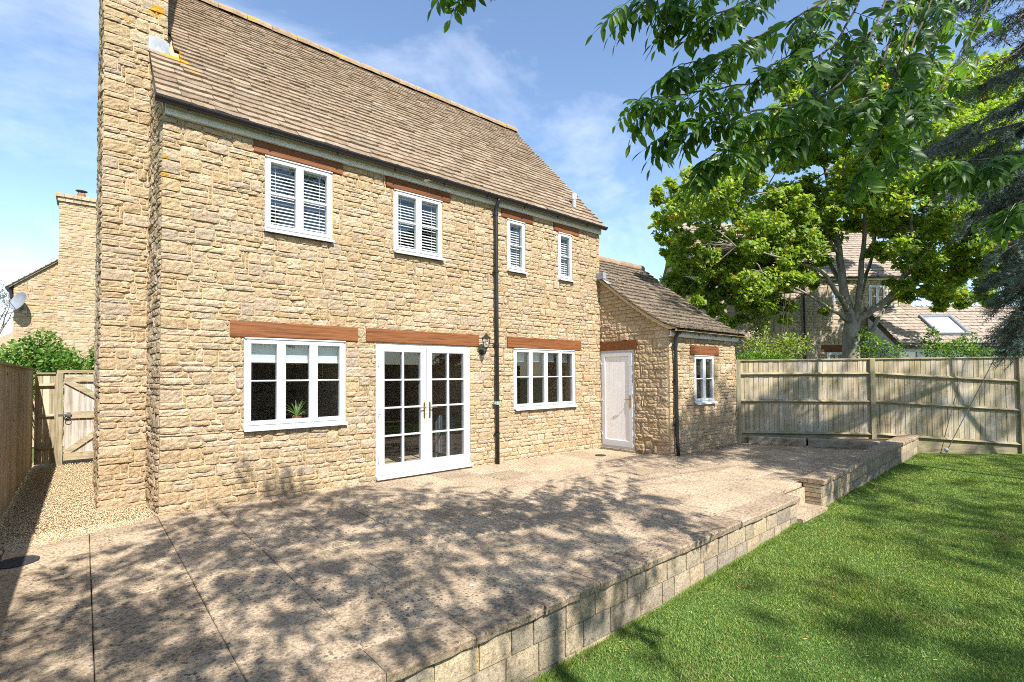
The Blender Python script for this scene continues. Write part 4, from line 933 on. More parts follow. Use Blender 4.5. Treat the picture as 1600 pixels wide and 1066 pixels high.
# ------------------------------------------------------------------ fences
def close_board(name, label, A, D, Lt, zb, zt, bmat, side, posts, r, rails=(.2, .95, 1.6), cap=True, bw=.105, group=None, rail_side=True, gravel_board=True, off0=0.0):
    """vertical feather-edge boards on arris rails; side = unit normal the rails face"""
    A = np.array(A, float); D = np.array(D, float); N = np.array(side, float)
    M = lambda u, v, z: (A[0] + D[0] * u + N[0] * v, A[1] + D[1] * u + N[1] * v, z)
    t = thing(name, label, 'fence', (A[0], A[1], zb(0)), group)
    u = 0.0; k = 0
    while u < Lt - .02:
        w = min(bw + r.uniform(-.008, .008), Lt - u); m = MB(); z0 = zb(u) + (.15 if gravel_board else .02); z1 = zt(u) + r.uniform(-.006, .004); tt = r.uniform(-.003, .003); s = r.uniform(-.002, .002)
        dj = r.uniform(-.007, .003); g0 = r.uniform(.0015, .004); c_ = .004
        V = [M(u + g0, -.014 + dj - c_, z0), M(u + g0 + c_, -.014 + dj, z0), M(u + w - g0 - c_, -.012 + dj + tt, z0), M(u + w - g0, -.012 + dj - c_, z0), M(u + w - g0, -.036 + dj, z0), M(u + g0, -.036 + dj, z0)]
        V += [M(u + g0 + s, -.014 + dj - c_ + tt, z1), M(u + g0 + c_ + s, -.014 + dj + tt, z1), M(u + w - g0 - c_ + s, -.012 + dj, z1), M(u + w - g0 + s, -.012 + dj - c_, z1), M(u + w - g0 + s, -.036 + dj, z1), M(u + g0 + s, -.036 + dj, z1)]
        m.add(V, [(i, (i + 1) % 6, 6 + (i + 1) % 6, 6 + i) for i in range(6)] + [(5, 4, 3, 2, 1, 0), (6, 7, 8, 9, 10, 11)], r.random()); m.build('board', bmat, t); u += w; k += 1; continue
        m.add(V, [(0, 1, 5, 4), (1, 2, 6, 5), (2, 3, 7, 6), (3, 0, 4, 7), (4, 5, 6, 7), (0, 3, 2, 1)], r.random()); m.build('board', bmat, t); u += w; k += 1
    ps = [p for p in posts if 0 <= p <= Lt + .05]; spans = list(zip([0.0] + ps, ps + [Lt]))
    for (ua, ub) in spans:
        if ub - ua < .15: continue
        if rail_side:
            for rz in rails:
                m = MB(); za, zc = zb(ua) + rz, zb(ub) + rz; za, zc = (max(za, 0), zc) if False else (za, zc)
                m.add([M(ua + .04, -.010, za - .045), M(ua + .04, .045, za + .0), M(ua + .04, -.010, za + .045), M(ub - .04, -.010, zc - .045), M(ub - .04, .045, zc), M(ub - .04, -.010, zc + .045)], [(0, 1, 4, 3), (1, 2, 5, 4), (2, 0, 3, 5), (0, 2, 1), (3, 4, 5)], r.random()); m.build('rail', 'fence_rail', t)
        if cap: m = MB(); za, zc = zt(ua), zt(ub); m.add([M(ua + .02, -.045, za), M(ua + .02, .02, za), M(ua + .02, .02, za + .022), M(ua + .02, -.045, za + .03), M(ub - .02, -.045, zc), M(ub - .02, .02, zc), M(ub - .02, .02, zc + .022), M(ub - .02, -.045, zc + .03)], [(0, 1, 5, 4), (1, 2, 6, 5), (2, 3, 7, 6), (3, 0, 4, 7), (0, 3, 2, 1), (4, 5, 6, 7)], r.random()); m.build('cap_rail', 'fence_rail', t)
        if gravel_board: m = MB(); za, zc = zb(ua), zb(ub); m.add([M(ua, -.03, za - .15), M(ua, -.006, za - .15), M(ua, -.006, za + .15), M(ua, -.03, za + .15), M(ub, -.03, zc - .15), M(ub, -.006, zc - .15), M(ub, -.006, zc + .15), M(ub, -.03, zc + .15)], [(0, 1, 5, 4), (1, 2, 6, 5), (2, 3, 7, 6), (3, 0, 4, 7)], r.random()); m.build('gravel_board', 'fence_rail', t)
    for p in ps:
        m = MB(); z0, z1 = zb(p) - .25, zt(p) + .035
        m.box(p - .05, p + .05, -.055, .052, z0, z1 - .02, r.random(), M=M); m.add([M(p - .05, -.055, z1 - .02), M(p + .05, -.055, z1 - .02), M(p + .05, .052, z1 - .02), M(p - .05, .052, z1 - .02), M(p, 0, z1)], [(0, 1, 4), (1, 2, 4), (2, 3, 4), (3, 0, 4)], .4); m.build('post', 'fence_post', t)
    return t
rf = random.Random(31)
zbR = lambda u: float(np.interp(u, [0, 2.9, 4.1, 4.3, 6, 9], [.05, .04, .0, -.10, -.16, -.25]))
close_board('close_board_fence', 'weathered close-board fence with arris rails across the right end of the garden', FA + FN * .0, FD, 9.2, zbR, lambda u: 1.925, 'fence_board', FN, [.06, 2.93, 5.86, 8.75], rf, rails=(.19, .93, 1.56))
zbL = lambda u: -.03
close_board('close_board_fence', 'dark close-board fence along the gravel on the left', (-1.40, -6.0), (0, 1), 11.72, zbL, lambda u: 1.775 + .002 * u, 'left_board', (1, 0), [], rf, rails=(), rail_side=False, gravel_board=False, bw=.13)
close_board('close_board_fence', 'dark brown close-board fence behind the camera, at the bottom of the garden', (-4.5, -13.2), (1, 0), 22.0, lambda u: -.5, lambda u: 2.15, 'left_board', (0, 1), [k * 3.0 for k in range(1, 8)], rf, bw=.2)
# return panel and gate at the end of the passage
GY = 5.72
close_board('close_board_fence', 'short fence panel between the left fence and the gate', (-1.39, GY), (1, 0), .31, lambda u: .0, lambda u: 1.72, 'left_board', (0, -1), [], rf, rails=(.32, .92, 1.50), gravel_board=False)
gf = thing('gate_frame', 'square timber post and head rail framing the pale wooden gate', 'gate frame', (-1.04, GY, -.1))
m = MB(); m.box(-1.085, -.99, GY - .06, GY + .04, -.2, 1.742, .3); m.build('post', 'fence_post', gf)
m = MB(); m.box(-1.085, -.03, GY - .035, GY + .03, 1.742, 1.80, .7); m.build('head_rail', 'fence_rail', gf)
gate = thing('garden_gate', 'pale ledged and braced wooden gate at the end of the gravel passage', 'gate', (-.98, GY, .04))
gx0, gx1 = -.975, .03; nb = 9
for k in range(nb):
    a, b = gx0 + (gx1 - gx0) * k / nb, gx0 + (gx1 - gx0) * (k + 1) / nb; m = MB(); m.box(a + .0015, b - .0015, GY - .005 + rf.uniform(-.002, .002), GY + .015, .05, 1.715 + rf.uniform(-.004, .004), rf.random()); m.build('board', 'gate_board', gate)
for za, zb_ in ((.06, .20), (.86, .99), (1.57, 1.69)): m = MB(); m.box(gx0 + .01, gx1 - .01, GY - .045, GY - .006, za, zb_, rf.random()); m.build('ledge', 'gate_brace', gate)
for (ua, za), (ub, zb_) in (((gx0 + .02, 1.60), (gx1 - .12, .99)), ((gx0 + .02, .20), (gx1 - .12, .88))):
    L = math.hypot(ub - ua, zb_ - za); nx_, nz_ = -(zb_ - za) / L * .05, (ub - ua) / L * .05
    m = MB(); m.prism([(ua + nx_, za + nz_), (ua - nx_, za - nz_), (ub - nx_, zb_ - nz_), (ub + nx_, zb_ + nz_)], GY - .043, GY - .008, lambda u, w_, d_: (u, d_, w_), rf.random()); m.build('brace', 'gate_brace', gate)
m = MB(); m.box(-1.06, -.86, GY - .075, GY - .062, .925, .955); m.box(-.93, -.88, GY - .07, GY - .045, .90, .98); m.build('latch', 'steel', gate)
m = MB(); cpts = [(-.92 + .045 * math.sin(q), GY - .075, .86 - .045 * math.cos(q)) for q in [i * 2 * math.pi / 14 for i in range(15)]]; m.tube(cpts, .006, 6, caps=False); m.build('ring_handle', 'iron', gate)

# stay wire by the right fence
P0 = np.array([13.72, -5.10, -.12]); P1 = np.array(ray_at(1575, 520, 10.4)); d_ = (P1 - P0) / np.linalg.norm(P1 - P0); P2 = P0 + d_ * 9
t = thing('stay_wire', 'thin grey stay wire rising from the ground in front of the right fence', 'wire', tuple(P0))
m = MB(); m.tube([tuple(P0), tuple(P2)], .009, 6); m.build('wire', 'cable', t)
m = MB(); m.sphere(tuple(P0 + [0, 0, .03]), .045, 10, 6); m.tube([tuple(P0 - [0, 0, .1]), tuple(P0 + [0, 0, .02])], .02, 6); m.build('anchor', 'galvanised', t)

# ------------------------------------------------------------------ neighbouring houses
def far_window(parent, a, b, c, d, n, M):
    m = MB(); ring_geo(m, a, b, c, d, .06, -.02, .02, M); w = m.build('window', 'white_upvc', parent)
    for i in range(n):
        u0, u1 = a + .05 + (b - a - .1) * i / n, a + .05 + (b - a - .1) * (i + 1) / n
        m = MB(); ring_geo(m, u0, u1, c + .05, d - .05, .05, -.015, .03, M); m.build('casement', 'white_upvc', w)
        m = MB(); bar_geo(m, u0 + .05, u1 - .05, (c + d) / 2 - .015, (c + d) / 2 + .015, -.01, .02, M); m.build('glazing_bar', 'white_upvc', w)
        pane_geo(u0 + .045, u1 - .045, c + .09, d - .09, -.005, M).build('pane', 'glass', w)
    return w
rq = random.Random(77)
# left neighbour: gable end with chimney breast
NY = 16.6
LHx = lambda px: float(CAM[0] + (NY - CAM[1]) * (ray_at(px, 560, 1) - CAM)[0] / (ray_at(px, 560, 1) - CAM)[1])
xa, xc0, xc1 = LHx(20), LHx(90), LHx(156)
nl = thing('neighbour_house', 'stone neighbour house with tall chimney breast, beyond the gate on the left', 'house', (xa, NY, -.3))
RXl = xa + 3.6; ez, slope = 4.85, .86; ML2 = lambda u, z, d: (u, NY - d, z); MLc = lambda u, z, d: (u, NY - .45 - d, z)
m = MB(); m.add([(xa, NY, -.7), (xa + 7.2, NY, -.7), (xa + 7.2, NY, ez), (RXl, NY, ez + 3.6 * slope), (xa, NY, ez)], [(0, 1, 2, 3, 4)]); m.add([(xa, NY, -.7), (xa, NY + 8, -.7), (xa, NY + 8, ez), (xa, NY, ez)], [(0, 1, 2, 3)]); wl = m.build('wall', 'mortar_far', nl)
sl = Masonry()
sl.wall(wl, 'stone_far_left', layout(xa, xa + 2.9, -.3, ez + 2.6, [], rq, rows=(.07, .11), inside=lambda u, z: z < ez + (u - xa) * slope - .05, lens=1.1), ML2, rq, fine=False, ends=(xa, None))
m = MB(); m.box(xc0, xc1, NY - .45, NY + .6, -.7, 8.15); chl = m.build('chimney', 'mortar_far', nl)
sl.wall(chl, 'stone_far_left', layout(xc0, xc1, -.3, 8.05, [], rq, rows=(.07, .11)), MLc, rq, fine=False, ends=(xc0, xc1))
sl.finish(0)
m = MB()
for k in range(2):
    o_ = .05 * (k + 1); n = 6
    for i in range(n): u0 = xc0 - o_ + (xc1 - xc0 + 2 * o_) * i / n; m.box(u0 + .004, u0 + (xc1 - xc0 + 2 * o_) / n - .004, NY - .48 - o_, NY + .6 + o_, 7.86 + k * .14, 7.99 + k * .14, rq.random())
m.build('corbel', 'stone_far_left', chl, kind='stuff')
pcx = (xc0 + xc1) / 2; m = MB(); m.tube([(pcx, NY, 8.1), (pcx, NY, 8.36), (pcx, NY, 8.361)], [.14, .12, .10], 12); m.build('chimney_pot', 'terracotta', chl)
m = MB()
for k in range(4): q = k * math.pi / 2; m.tube([(pcx + .09 * math.cos(q), NY + .09 * math.sin(q), 8.35), (pcx + .09 * math.cos(q), NY + .09 * math.sin(q), 8.46)], .01, 4)
m.tube([(pcx, NY, 8.455), (pcx, NY, 8.475)], [.17, .17], 12); m.build('cowl', 'iron', chl)
m = MB()
for (u0, u1) in ((xa - .18, RXl),):
    z0, z1 = ez - .18 * slope, ez + (RXl - xa) * slope
    m.add([(u0, NY - .09, z0), (u1, NY - .09, z1), (u1, NY - .09, z1 + .09), (u0, NY - .09, z0 + .09), (u0, NY + 8, z0), (u1, NY + 8, z1), (u1, NY + 8, z1 + .09), (u0, NY + 8, z0 + .09)], [(0, 1, 2, 3), (3, 2, 6, 7), (0, 3, 7, 4), (0, 4, 5, 1)], .3)
    m.add([(u1, NY - .09, z1), (u1 + 3.8, NY - .09, z1 - 3.8 * slope), (u1 + 3.8, NY + 8, z1 - 3.8 * slope), (u1, NY + 8, z1)], [(0, 1, 2, 3)], .4)
rl = m.build('roof', 'tile_far', nl)
for k in range(26):
    u0 = xa - .18 + k * .135; z0 = ez + (u0 - xa) * slope + .09; m = MB(); m.add([(u0, NY - .13, z0 + .012), (u0 + .18, NY - .13, z0 + .18 * slope + .0), (u0 + .18, NY + .5, z0 + .18 * slope), (u0, NY + .5, z0 + .012), (u0, NY - .13, z0 - .02), (u0 + .18, NY - .13, z0 + .18 * slope - .03), (u0 + .18, NY + .5, z0 + .18 * slope - .03), (u0, NY + .5, z0 - .02)], [(0, 1, 2, 3), (0, 4, 5, 1), (0, 3, 7, 4)], rq.random()); m.build('tile', 'tile_far', rl)
m = MB(); m.tube([(xa - .16, NY - .1, ez - .12), (xa - .16, NY + 3, ez - .12)], .06, 8); m.tube([(xa - .10, NY - .03, ez - .15), (xa - .06, NY - .03, ez - .4), (xa - .06, NY - .03, ez - .5)], .04, 8); m.build('gutter', 'black_plastic', nl)
# low wing further left
m = MB(); m.add([(xa - 3, NY + .3, -.7), (xa, NY + .3, -.7), (xa, NY + .3, 3.3), (xa - 3, NY + .3, 1.3)], [(0, 1, 2, 3)]); m.build('side_wall', 'stone_far_left', nl)
# satellite dish
dx_, dz_ = LHx(36), 4.12
t = thing('satellite_dish', 'grey satellite dish on the left neighbour house wall', 'dish', (dx_, NY, dz_))
m = MB(); ax = Vector((-.75, -.62, .35)).normalized(); e1 = ax.cross(Vector((0, 0, 1))).normalized(); e2 = e1.cross(ax); cc = Vector((dx_ - .05, NY - .32, dz_ + .12)); V = [tuple(cc)]; nr, ns = 4, 20
for i in range(1, nr + 1):
    for j in range(ns):
        q = 2 * math.pi * j / ns; rr = .33 * i / nr; V.append(tuple(cc + (e1 * math.cos(q) * .92 + e2 * math.sin(q)) * rr + ax * (rr * rr * .9)))
fs = [(0, 1 + j, 1 + (j + 1) % ns) for j in range(ns)] + [(1 + (i - 1) * ns + j, 1 + i * ns + j, 1 + i * ns + (j + 1) % ns, 1 + (i - 1) * ns + (j + 1) % ns) for i in range(1, nr) for j in range(ns)]
m.add(V, fs); m.build('reflector', 'dish_grey', t, smooth=True)
m = MB(); m.tube([tuple(cc), tuple(cc + Vector((.08, .15, -.1))), (dx_ + .02, NY - .01, dz_ - .12)], .02, 6); m.box(dx_ - .04, dx_ + .08, NY - .045, NY - .03, dz_ - .22, dz_ - .02); m.build('bracket', 'steel', t)
m = MB(); m.tube([tuple(cc - e2 * .33), tuple(cc + ax * .38 - e2 * .1)], .012, 6); m.build('feed_arm', 'steel', t)
m = MB(); m.tube([tuple(cc + ax * .36 - e2 * .12), tuple(cc + ax * .44 - e2 * .05)], .035, 8); m.build('receiver', 'white_dome', t)

# right neighbour: broad wall behind the fence, facing the camera
T0 = 18.8; HF = np.array([_s, _c]); HR = np.array([_c, -_s]); O2 = CAM[:2] + HF * T0
MRf = lambda u, z, d: (O2[0] + HR[0] * u - HF[0] * d, O2[1] + HR[1] * u - HF[1] * d, z)
pu = lambda px, T=T0: (px - 800) / FPX * T
U0, U1, ezr = pu(1105), pu(1425), 5.35
nr_ = thing('neighbour_house', 'pale stone house behind the broad tree on the right', 'house', MRf(U0, -.4, 0))
wr = [(pu(1150), pu(1173), 4.05, 4.95, 2), (pu(1302), pu(1322), 4.35, 5.05, 1), (pu(1360), pu(1386), 4.05, 4.95, 2), (pu(1292), pu(1334), 1.2, 2.42, 3), (pu(1362), pu(1408), 1.2, 2.42, 3)]
lr_ = [(pu(1294), pu(1330), 5.06, 5.24), (pu(1146), pu(1177), 4.96, 5.14), (pu(1284), pu(1345), 2.43, 2.68), (pu(1352), pu(1418), 2.43, 2.68)]
m = MB(); V = [MRf(U0, -.7, 0), MRf(U1, -.7, 0), MRf(U1, ezr, 0), MRf(U0, ezr, 0), MRf(U0, -.7, -6), MRf(U0, ezr, -6), MRf(U0, ezr + 2.8, -3), MRf(U1, -.7, -6), MRf(U1, ezr, -6), MRf(U1, ezr + 2.8, -3)]
m.add(V, [(0, 1, 2, 3), (0, 3, 6, 5, 4), (1, 2, 9, 8, 7)]); wrr = m.build('wall', 'mortar_far', nr_)
sr = Masonry(); sr.wall(wrr, 'stone_far_right', layout(U0, U1, .8, ezr, [w_[:4] for w_ in wr] + lr_, rq, rows=(.08, .13), lens=1.15), MRf, rq, fine=False, ends=(U0, U1)); sr.finish(0)
for w_ in wr: far_window(nr_, *w_, MRf)
for l_ in lr_: lintel(nr_, *l_, MRf, rq)
PRf = profile([(-.2, ezr - .12), (3.0, ezr + 2.9)])
m = MB(); m.add([MRf(U0 - .1, ezr - .15, .2), MRf(U1 + .1, ezr - .15, .2), MRf(U1 + .1, ezr + 2.85, -3), MRf(U0 - .1, ezr + 2.85, -3), MRf(U0 - .1, ezr - .15, -6.2), MRf(U1 + .1, ezr - .15, -6.2)], [(0, 1, 2, 3), (3, 2, 5, 4)]); rr_ = m.build('roof', 'mortar_far', nr_)
tr = Masonry(); tiles(tr, rr_, 'tile_far', U0 - .12, U1 + .12, PRf, rq, gauge=(.2, .15), widths=(.24, .42), Mx=lambda x, y, z: MRf(x, z, -y)); tr.finish(0, 'tile')
m = MB(); m.box(U0, U1, .05, .08, ezr - .22, ezr - .1, M=lambda u, d, z: MRf(u, z, d)); m.build('fascia', 'painted_board', nr_)
m = MB(); m.tube([MRf(U0 - .1, ezr - .1, .17), MRf(U1 + .1, ezr - .1, .17)], .055, 8); m.tube([MRf(pu(1257), ezr - .1, .17), MRf(pu(1257), ezr - .3, .08), MRf(pu(1257), -.3, .08)], .04, 8); m.build('downpipe', 'black_plastic', nr_)
# garage with rooflight in front of it
T1 = 17.4; O3 = CAM[:2] + HF * T1; MGr = lambda u, z, d: (O3[0] + HR[0] * u - HF[0] * d, O3[1] + HR[1] * u - HF[1] * d, z); pg = lambda px: pu(px, T1)
V0, V1 = pg(1398), pg(1680)
gar = thing('garage', 'low building with stone tiled roof and a rooflight, right of the broad tree', 'garage', MGr(V0, -.4, 0))
m = MB(); V = [MGr(V0 + .04, -.7, 0), MGr(V1, -.7, 0), MGr(V1, 2.6, 0), MGr(V0 + .04, 2.6, 0), MGr(V0 + .04, -.7, -1.3), MGr(V0 + .04, 3.7, -1.3)]; m.add(V, [(0, 1, 2, 3), (0, 3, 5, 4)]); m.build('wall', 'painted_board', gar)
PG = profile([(-.25, 2.62), (1.4, 4.12)]); m = MB(); m.add([MGr(V0, 2.58, .25), MGr(V1, 2.58, .25), MGr(V1, 4.08, -1.4), MGr(V0, 4.08, -1.4), MGr(V0, 2.5, .25), MGr(V1, 2.5, .25)], [(0, 1, 2, 3), (0, 4, 5, 1)]); rg_ = m.build('roof', 'mortar_far', gar)
skA, skB, sk0, sk1 = pg(1468), pg(1520), .42, 1.55
tg = Masonry(); tiles(tg, rg_, 'tile_far', V0 - .02, V1, PG, rq, gauge=(.2, .16), widths=(.26, .44), Mx=lambda x, y, z: MGr(x, z, -y)); tg.finish(0, 'tile')
def MS(u, s, h): y, z, ny_, nz_ = PG[0](s); return MGr(u, z + nz_ * h, -(y + ny_ * h))
m = MB(); ring_geo(m, skA, skB, sk0, sk1, .10, .0, .12, MS, .03); sk = m.build('rooflight', 'dish_grey', gar)
MB().prism([(skA + .08, sk0 + .08), (skB - .08, sk0 + .08), (skB - .08, sk1 - .08), (skA + .08, sk1 - .08)], .07, .08, MS).build('pane', 'glass', sk)
m = MB(); m.prism([(skA + .09, sk0 + .09), (skB - .09, sk0 + .09), (skB - .09, sk1 - .09), (skA + .09, sk1 - .09)], .045, .05, MS); m.build('shade', 'blind', sk)
m = MB(); m.prism([(V0 + .25, PG[1] - .1), (V0 + 1.1, PG[1] - .1), (V0 + 1.1, PG[1] + .02), (V0 + .25, PG[1] + .02)], .05, .07, MS); m.build('lead_flashing', 'lead', rg_)
m = MB(); m.tube([MGr(V0, 2.52, .3), MGr(V1, 2.52, .3)], .055, 8); m.build('gutter', 'black_plastic', gar)
far_window(gar, pg(1401), pg(1436), 1.2, 2.45, 1, lambda u, z, d: MGr(u, z, d + .02))

# ------------------------------------------------------------------ leaves and trees
def tmpl(v, f): return np.array(v, float), np.array(f, int)
def lobed():
    pts = [(0, 0, 0)]; ang = [-90, -52, -35, -8, 12, 40, 58, 90, 122, 140, 168, 188, 215, 232]; rad = [.10, .42, .32, .62, .40, .70, .46, .80, .46, .70, .40, .62, .32, .42]
    for a, r in zip(ang, rad): pts.append((r * math.cos(R_(a)), .3 + r * math.sin(R_(a)), -.25 * r * abs(math.cos(R_(a)))))
    n = len(ang); pts[0] = (0, .3, .04); return tmpl(pts, [(0, 1 + i, 1 + (i + 1) % n) for i in range(n)])
LOB = lobed()
OVAL = tmpl([(0, 0, 0), (.24, .35, .06), (.2, .7, .05), (0, 1, -.06), (-.2, .7, .05), (-.24, .35, .06), (0, .5, 0)], [(0, 1, 6), (1, 2, 6), (2, 3, 6), (3, 4, 6), (4, 5, 6), (5, 0, 6)])
def leaflet(L, W, curl=.12):
    st = [(0, .0), (.18, .62), (.42, 1.0), (.68, .78), (.88, .34), (1, 0)]; V = []; F = []
    for i, (t, w) in enumerate(st): z = -curl * L * t * t; V += [(-W / 2 * w, L * t, z + .16 * W * w), (0, L * t, z), (W / 2 * w, L * t, z + .16 * W * w)]
    for i in range(len(st) - 1):
        a = 3 * i
        for k in (0, 1): F += [(a + k, a + k + 1, a + k + 4), (a + k, a + k + 4, a + k + 3)]
    return np.array(V), np.array(F)
def compound(r, pairs=4, L=.30, ll=.115, lw=.042, simple=False):
    """pinnate leaf: rachis and opposite leaflets, along +y"""
    Vs, Fs, b = [], [], 0
    def add(V, F):
        nonlocal b
        Vs.append(V); Fs.append(F + b); b += len(V)
    n = 6; rv = []; sag = lambda t: -.10 * L * t * t
    for i in range(n + 1):
        t = i / n; w = .0022 * (1 - .6 * t); rv += [(-w, L * t, sag(t)), (w, L * t, sag(t)), (0, L * t, sag(t) + w * 1.6)]
    if not simple: add(np.array(rv), np.array([f for i in range(n) for k in range(3) for f in ((3 * i + k, 3 * i + (k + 1) % 3, 3 * i + 3 + (k + 1) % 3), (3 * i + k, 3 * i + 3 + (k + 1) % 3, 3 * i + 3 + k))]))
    spots = [(.26 + .68 * k / pairs, s) for k in range(pairs) for s in (-1, 1)] + [(1.0, 0)]
    for t, s in spots:
        k = (.75 + .35 * math.sin(math.pi * min(t, .95))) * r.uniform(.88, 1.12)
        if simple: V, F = np.array([(0, 0, 0), (lw * k / 2, ll * k * .45, 0), (0, ll * k, -.01), (-lw * k / 2, ll * k * .45, 0)]), np.array([(0, 1, 2), (0, 2, 3)])
        else: V, F = leaflet(ll * k, lw * k, r.uniform(.05, .25))
        a = s * R_(r.uniform(48, 68)) if s else R_(r.uniform(-10, 10)); tw = r.uniform(-.4, .4); dr = r.uniform(.15, .55)
        Ry = np.array([[math.cos(tw), 0, math.sin(tw)], [0, 1, 0], [-math.sin(tw), 0, math.cos(tw)]]); Rx = np.array([[1, 0, 0], [0, math.cos(dr), math.sin(dr)], [0, -math.sin(dr), math.cos(dr)]])
        Rz = np.array([[math.cos(a), math.sin(a), 0], [-math.sin(a), math.cos(a), 0], [0, 0, 1]])
        V = V @ Ry.T @ Rx.T @ Rz.T + np.array([0, L * t, sag(t)]); add(V, F)
    return np.concatenate(Vs), np.concatenate(Fs)
def limb(m, pts, r0, r1, n=9, wig=.0, r=None, sub=3):
    """tapered limb through points"""
    P = [np.array(p, float) for p in pts]; out = []
    for i in range(len(P) - 1):
        p0, p1, p2, p3 = P[max(i - 1, 0)], P[i], P[i + 1], P[min(i + 2, len(P) - 1)]
        for k in range(sub):
            t = k / sub; out.append(.5 * ((2 * p1) + (-p0 + p2) * t + (2 * p0 - 5 * p1 + 4 * p2 - p3) * t * t + (-p0 + 3 * p1 - 3 * p2 + p3) * t ** 3))
    out.append(P[-1])
    if wig: out = [o + (np.array([r.uniform(-wig, wig) for _ in range(3)]) if 0 < i < len(out) - 1 else 0) for i, o in enumerate(out)]
    N = len(out); m.tube([tuple(o) for o in out], [r0 + (r1 - r0) * (i / (N - 1)) ** .8 for i in range(N)], n, r.random() if r else .5); return out
def clump(rn_, c, rad, n, shell=.45):
    d = rn_.normal(size=(n, 3)); d /= np.linalg.norm(d, axis=1, keepdims=True)
    q = (shell + (1 - shell) * rn_.random(n) ** .7)[:, None]; return np.array(c) + d * q * np.array(rad), d

# ---- broad maple behind the fence
ra = random.Random(41); rna = np.random.default_rng(41); TM = 14.6
mp = lambda px, py, dt=0.0: ray_at(px, py, TM + dt)
base = mp(1331, 590); base[2] = -.5
maple = thing('broadleaf_tree', 'broad spreading tree with pale forked trunk behind the right fence', 'tree', tuple(base))
tm = MB(); limb(tm, [base, mp(1330, 560), mp(1330, 520), mp(1334, 492)], .25, .19, 14, .0, ra)
limbs = [([mp(1332, 505), mp(1322, 470), mp(1315, 438), mp(1312, 392), mp(1304, 350), mp(1290, 270, .5), mp(1278, 200, .8)], .16, .03),
         ([mp(1336, 500), mp(1341, 470, -.2), mp(1346, 420, -.3), mp(1349, 385, -.3), mp(1352, 330, -.4), mp(1362, 240, -.6), mp(1370, 180, -.6)], .105, .025),
         ([mp(1338, 500), mp(1356, 490), mp(1381, 472, -.1), mp(1404, 448, -.2), mp(1420, 410, -.2), mp(1425, 370, -.2), mp(1421, 320), mp(1418, 250, .3), mp(1430, 180, .5)], .115, .025),
         ([mp(1400, 452, -.2), mp(1424, 421, -.6), mp(1462, 397, -1), mp(1500, 372, -1.3)], .06, .015),
         ([mp(1326, 488), mp(1313, 466, -.3), mp(1296, 440, -.5), mp(1282, 424, -.6), mp(1250, 411, -1), mp(1205, 398, -1.4), mp(1150, 385, -1.7)], .085, .015),
         ([mp(1328, 505), mp(1300, 484, -.4), mp(1262, 460, -.8), mp(1225, 440, -1.2), mp(1190, 425, -1.4)], .05, .012),
         ([mp(1350, 540, .3), mp(1368, 505, .4), mp(1385, 480, .5), mp(1396, 468, .7), mp(1430, 440, 1.2), mp(1480, 410, 1.6)], .075, .02),
         ([mp(1342, 480, .2), mp(1350, 440, .5), mp(1362, 400, .9), mp(1372, 340, 1.2), mp(1380, 260, 1.5)], .07, .02),
         ([mp(1318, 455, .1), mp(1290, 400, .5), mp(1250, 340, .9), mp(1200, 290, 1.2), mp(1150, 260, 1.4)], .07, .015),
         ([mp(1312, 400), mp(1275, 350, -.6), mp(1230, 310, -1), mp(1180, 300, -1.4)], .05, .012)]
for pts, r0, r1 in limbs: limb(tm, pts, r0, r1, 9, .02, ra)
trunk = tm.build('trunk', 'bark', maple, smooth=True)
CL = [(1045, 355, .55), (1075, 305, .6), (1120, 275, .7), (1165, 245, .8), (1060, 405, .5), (1095, 350, .75), (1110, 420, .7), (1150, 330, .9), (1160, 400, .75), (1085, 450, .4), (1140, 455, .55), (1120, 490, .32), (1132, 520, .28), (1180, 470, .5), (1200, 350, .9), (1215, 415, .65), (1210, 490, .32), (1240, 470, .35), (1250, 380, .6),
      (1220, 290, 1.0), (1270, 320, .9), (1270, 250, 1.0), (1320, 300, .9), (1330, 220, 1.1), (1380, 270, 1.0), (1400, 190, 1.1), (1440, 250, 1.0), (1470, 170, 1.0), (1500, 230, 1.0), (1530, 150, .9), (1450, 330, .9), (1500, 310, .9), (1540, 260, .9), (1540, 340, .7), (1455, 420, .55), (1480, 450, .5), (1510, 420, .6), (1440, 470, .35), (1420, 440, .4), (1540, 430, .5), (1530, 390, .6), (1480, 380, .6), (1300, 370, .5), (1360, 350, .6), (1400, 340, .6), (1390, 400, .35), (1030, 345, .35), (1290, 480, .18), (1275, 440, .25), (1220, 455, .3), (1415, 120, .8), (1560, 100, .8), (1340, 150, .9), (1250, 190, .8), (1190, 205, .6), (1040, 440, .35), (1545, 470, .35), (1470, 475, .25), (1400, 300, .9), (1440, 370, .7), (1500, 350, .8), (1550, 370, .7), (1560, 310, .9), (1580, 200, .9), (1470, 280, .9), (1420, 390, .4), (1450, 445, .5), (1500, 460, .45), (1530, 450, .5), (1560, 420, .6), (1180, 440, .5), (1110, 460, .4), (1060, 470, .3), (1150, 500, .3), (1255, 345, .5), (1290, 330, .5), (1240, 400, .4), (1375, 320, .5), (1405, 360, .4), (1330, 340, .35), (1280, 400, .3), (1430, 410, .45), (1365, 390, .25)]
for k in range(95):                                        # small tufts fill the crown between the main clumps
    if k < 50: x_ = ra.uniform(1040, 1265); y_ = ra.uniform(268 + abs(x_ - 1150) * .25, 470 - max(0, 1100 - x_) * .5)
    else: x_ = ra.uniform(1200, 1560); y_ = ra.uniform(120, 385) if x_ < 1420 else ra.uniform(110, 465)
    CL.append((x_, y_, ra.uniform(.30, .48)))
P, Nn, tw = [], [], MB()
allp = np.array([q for pts, _, _ in limbs for q in pts[2:]])
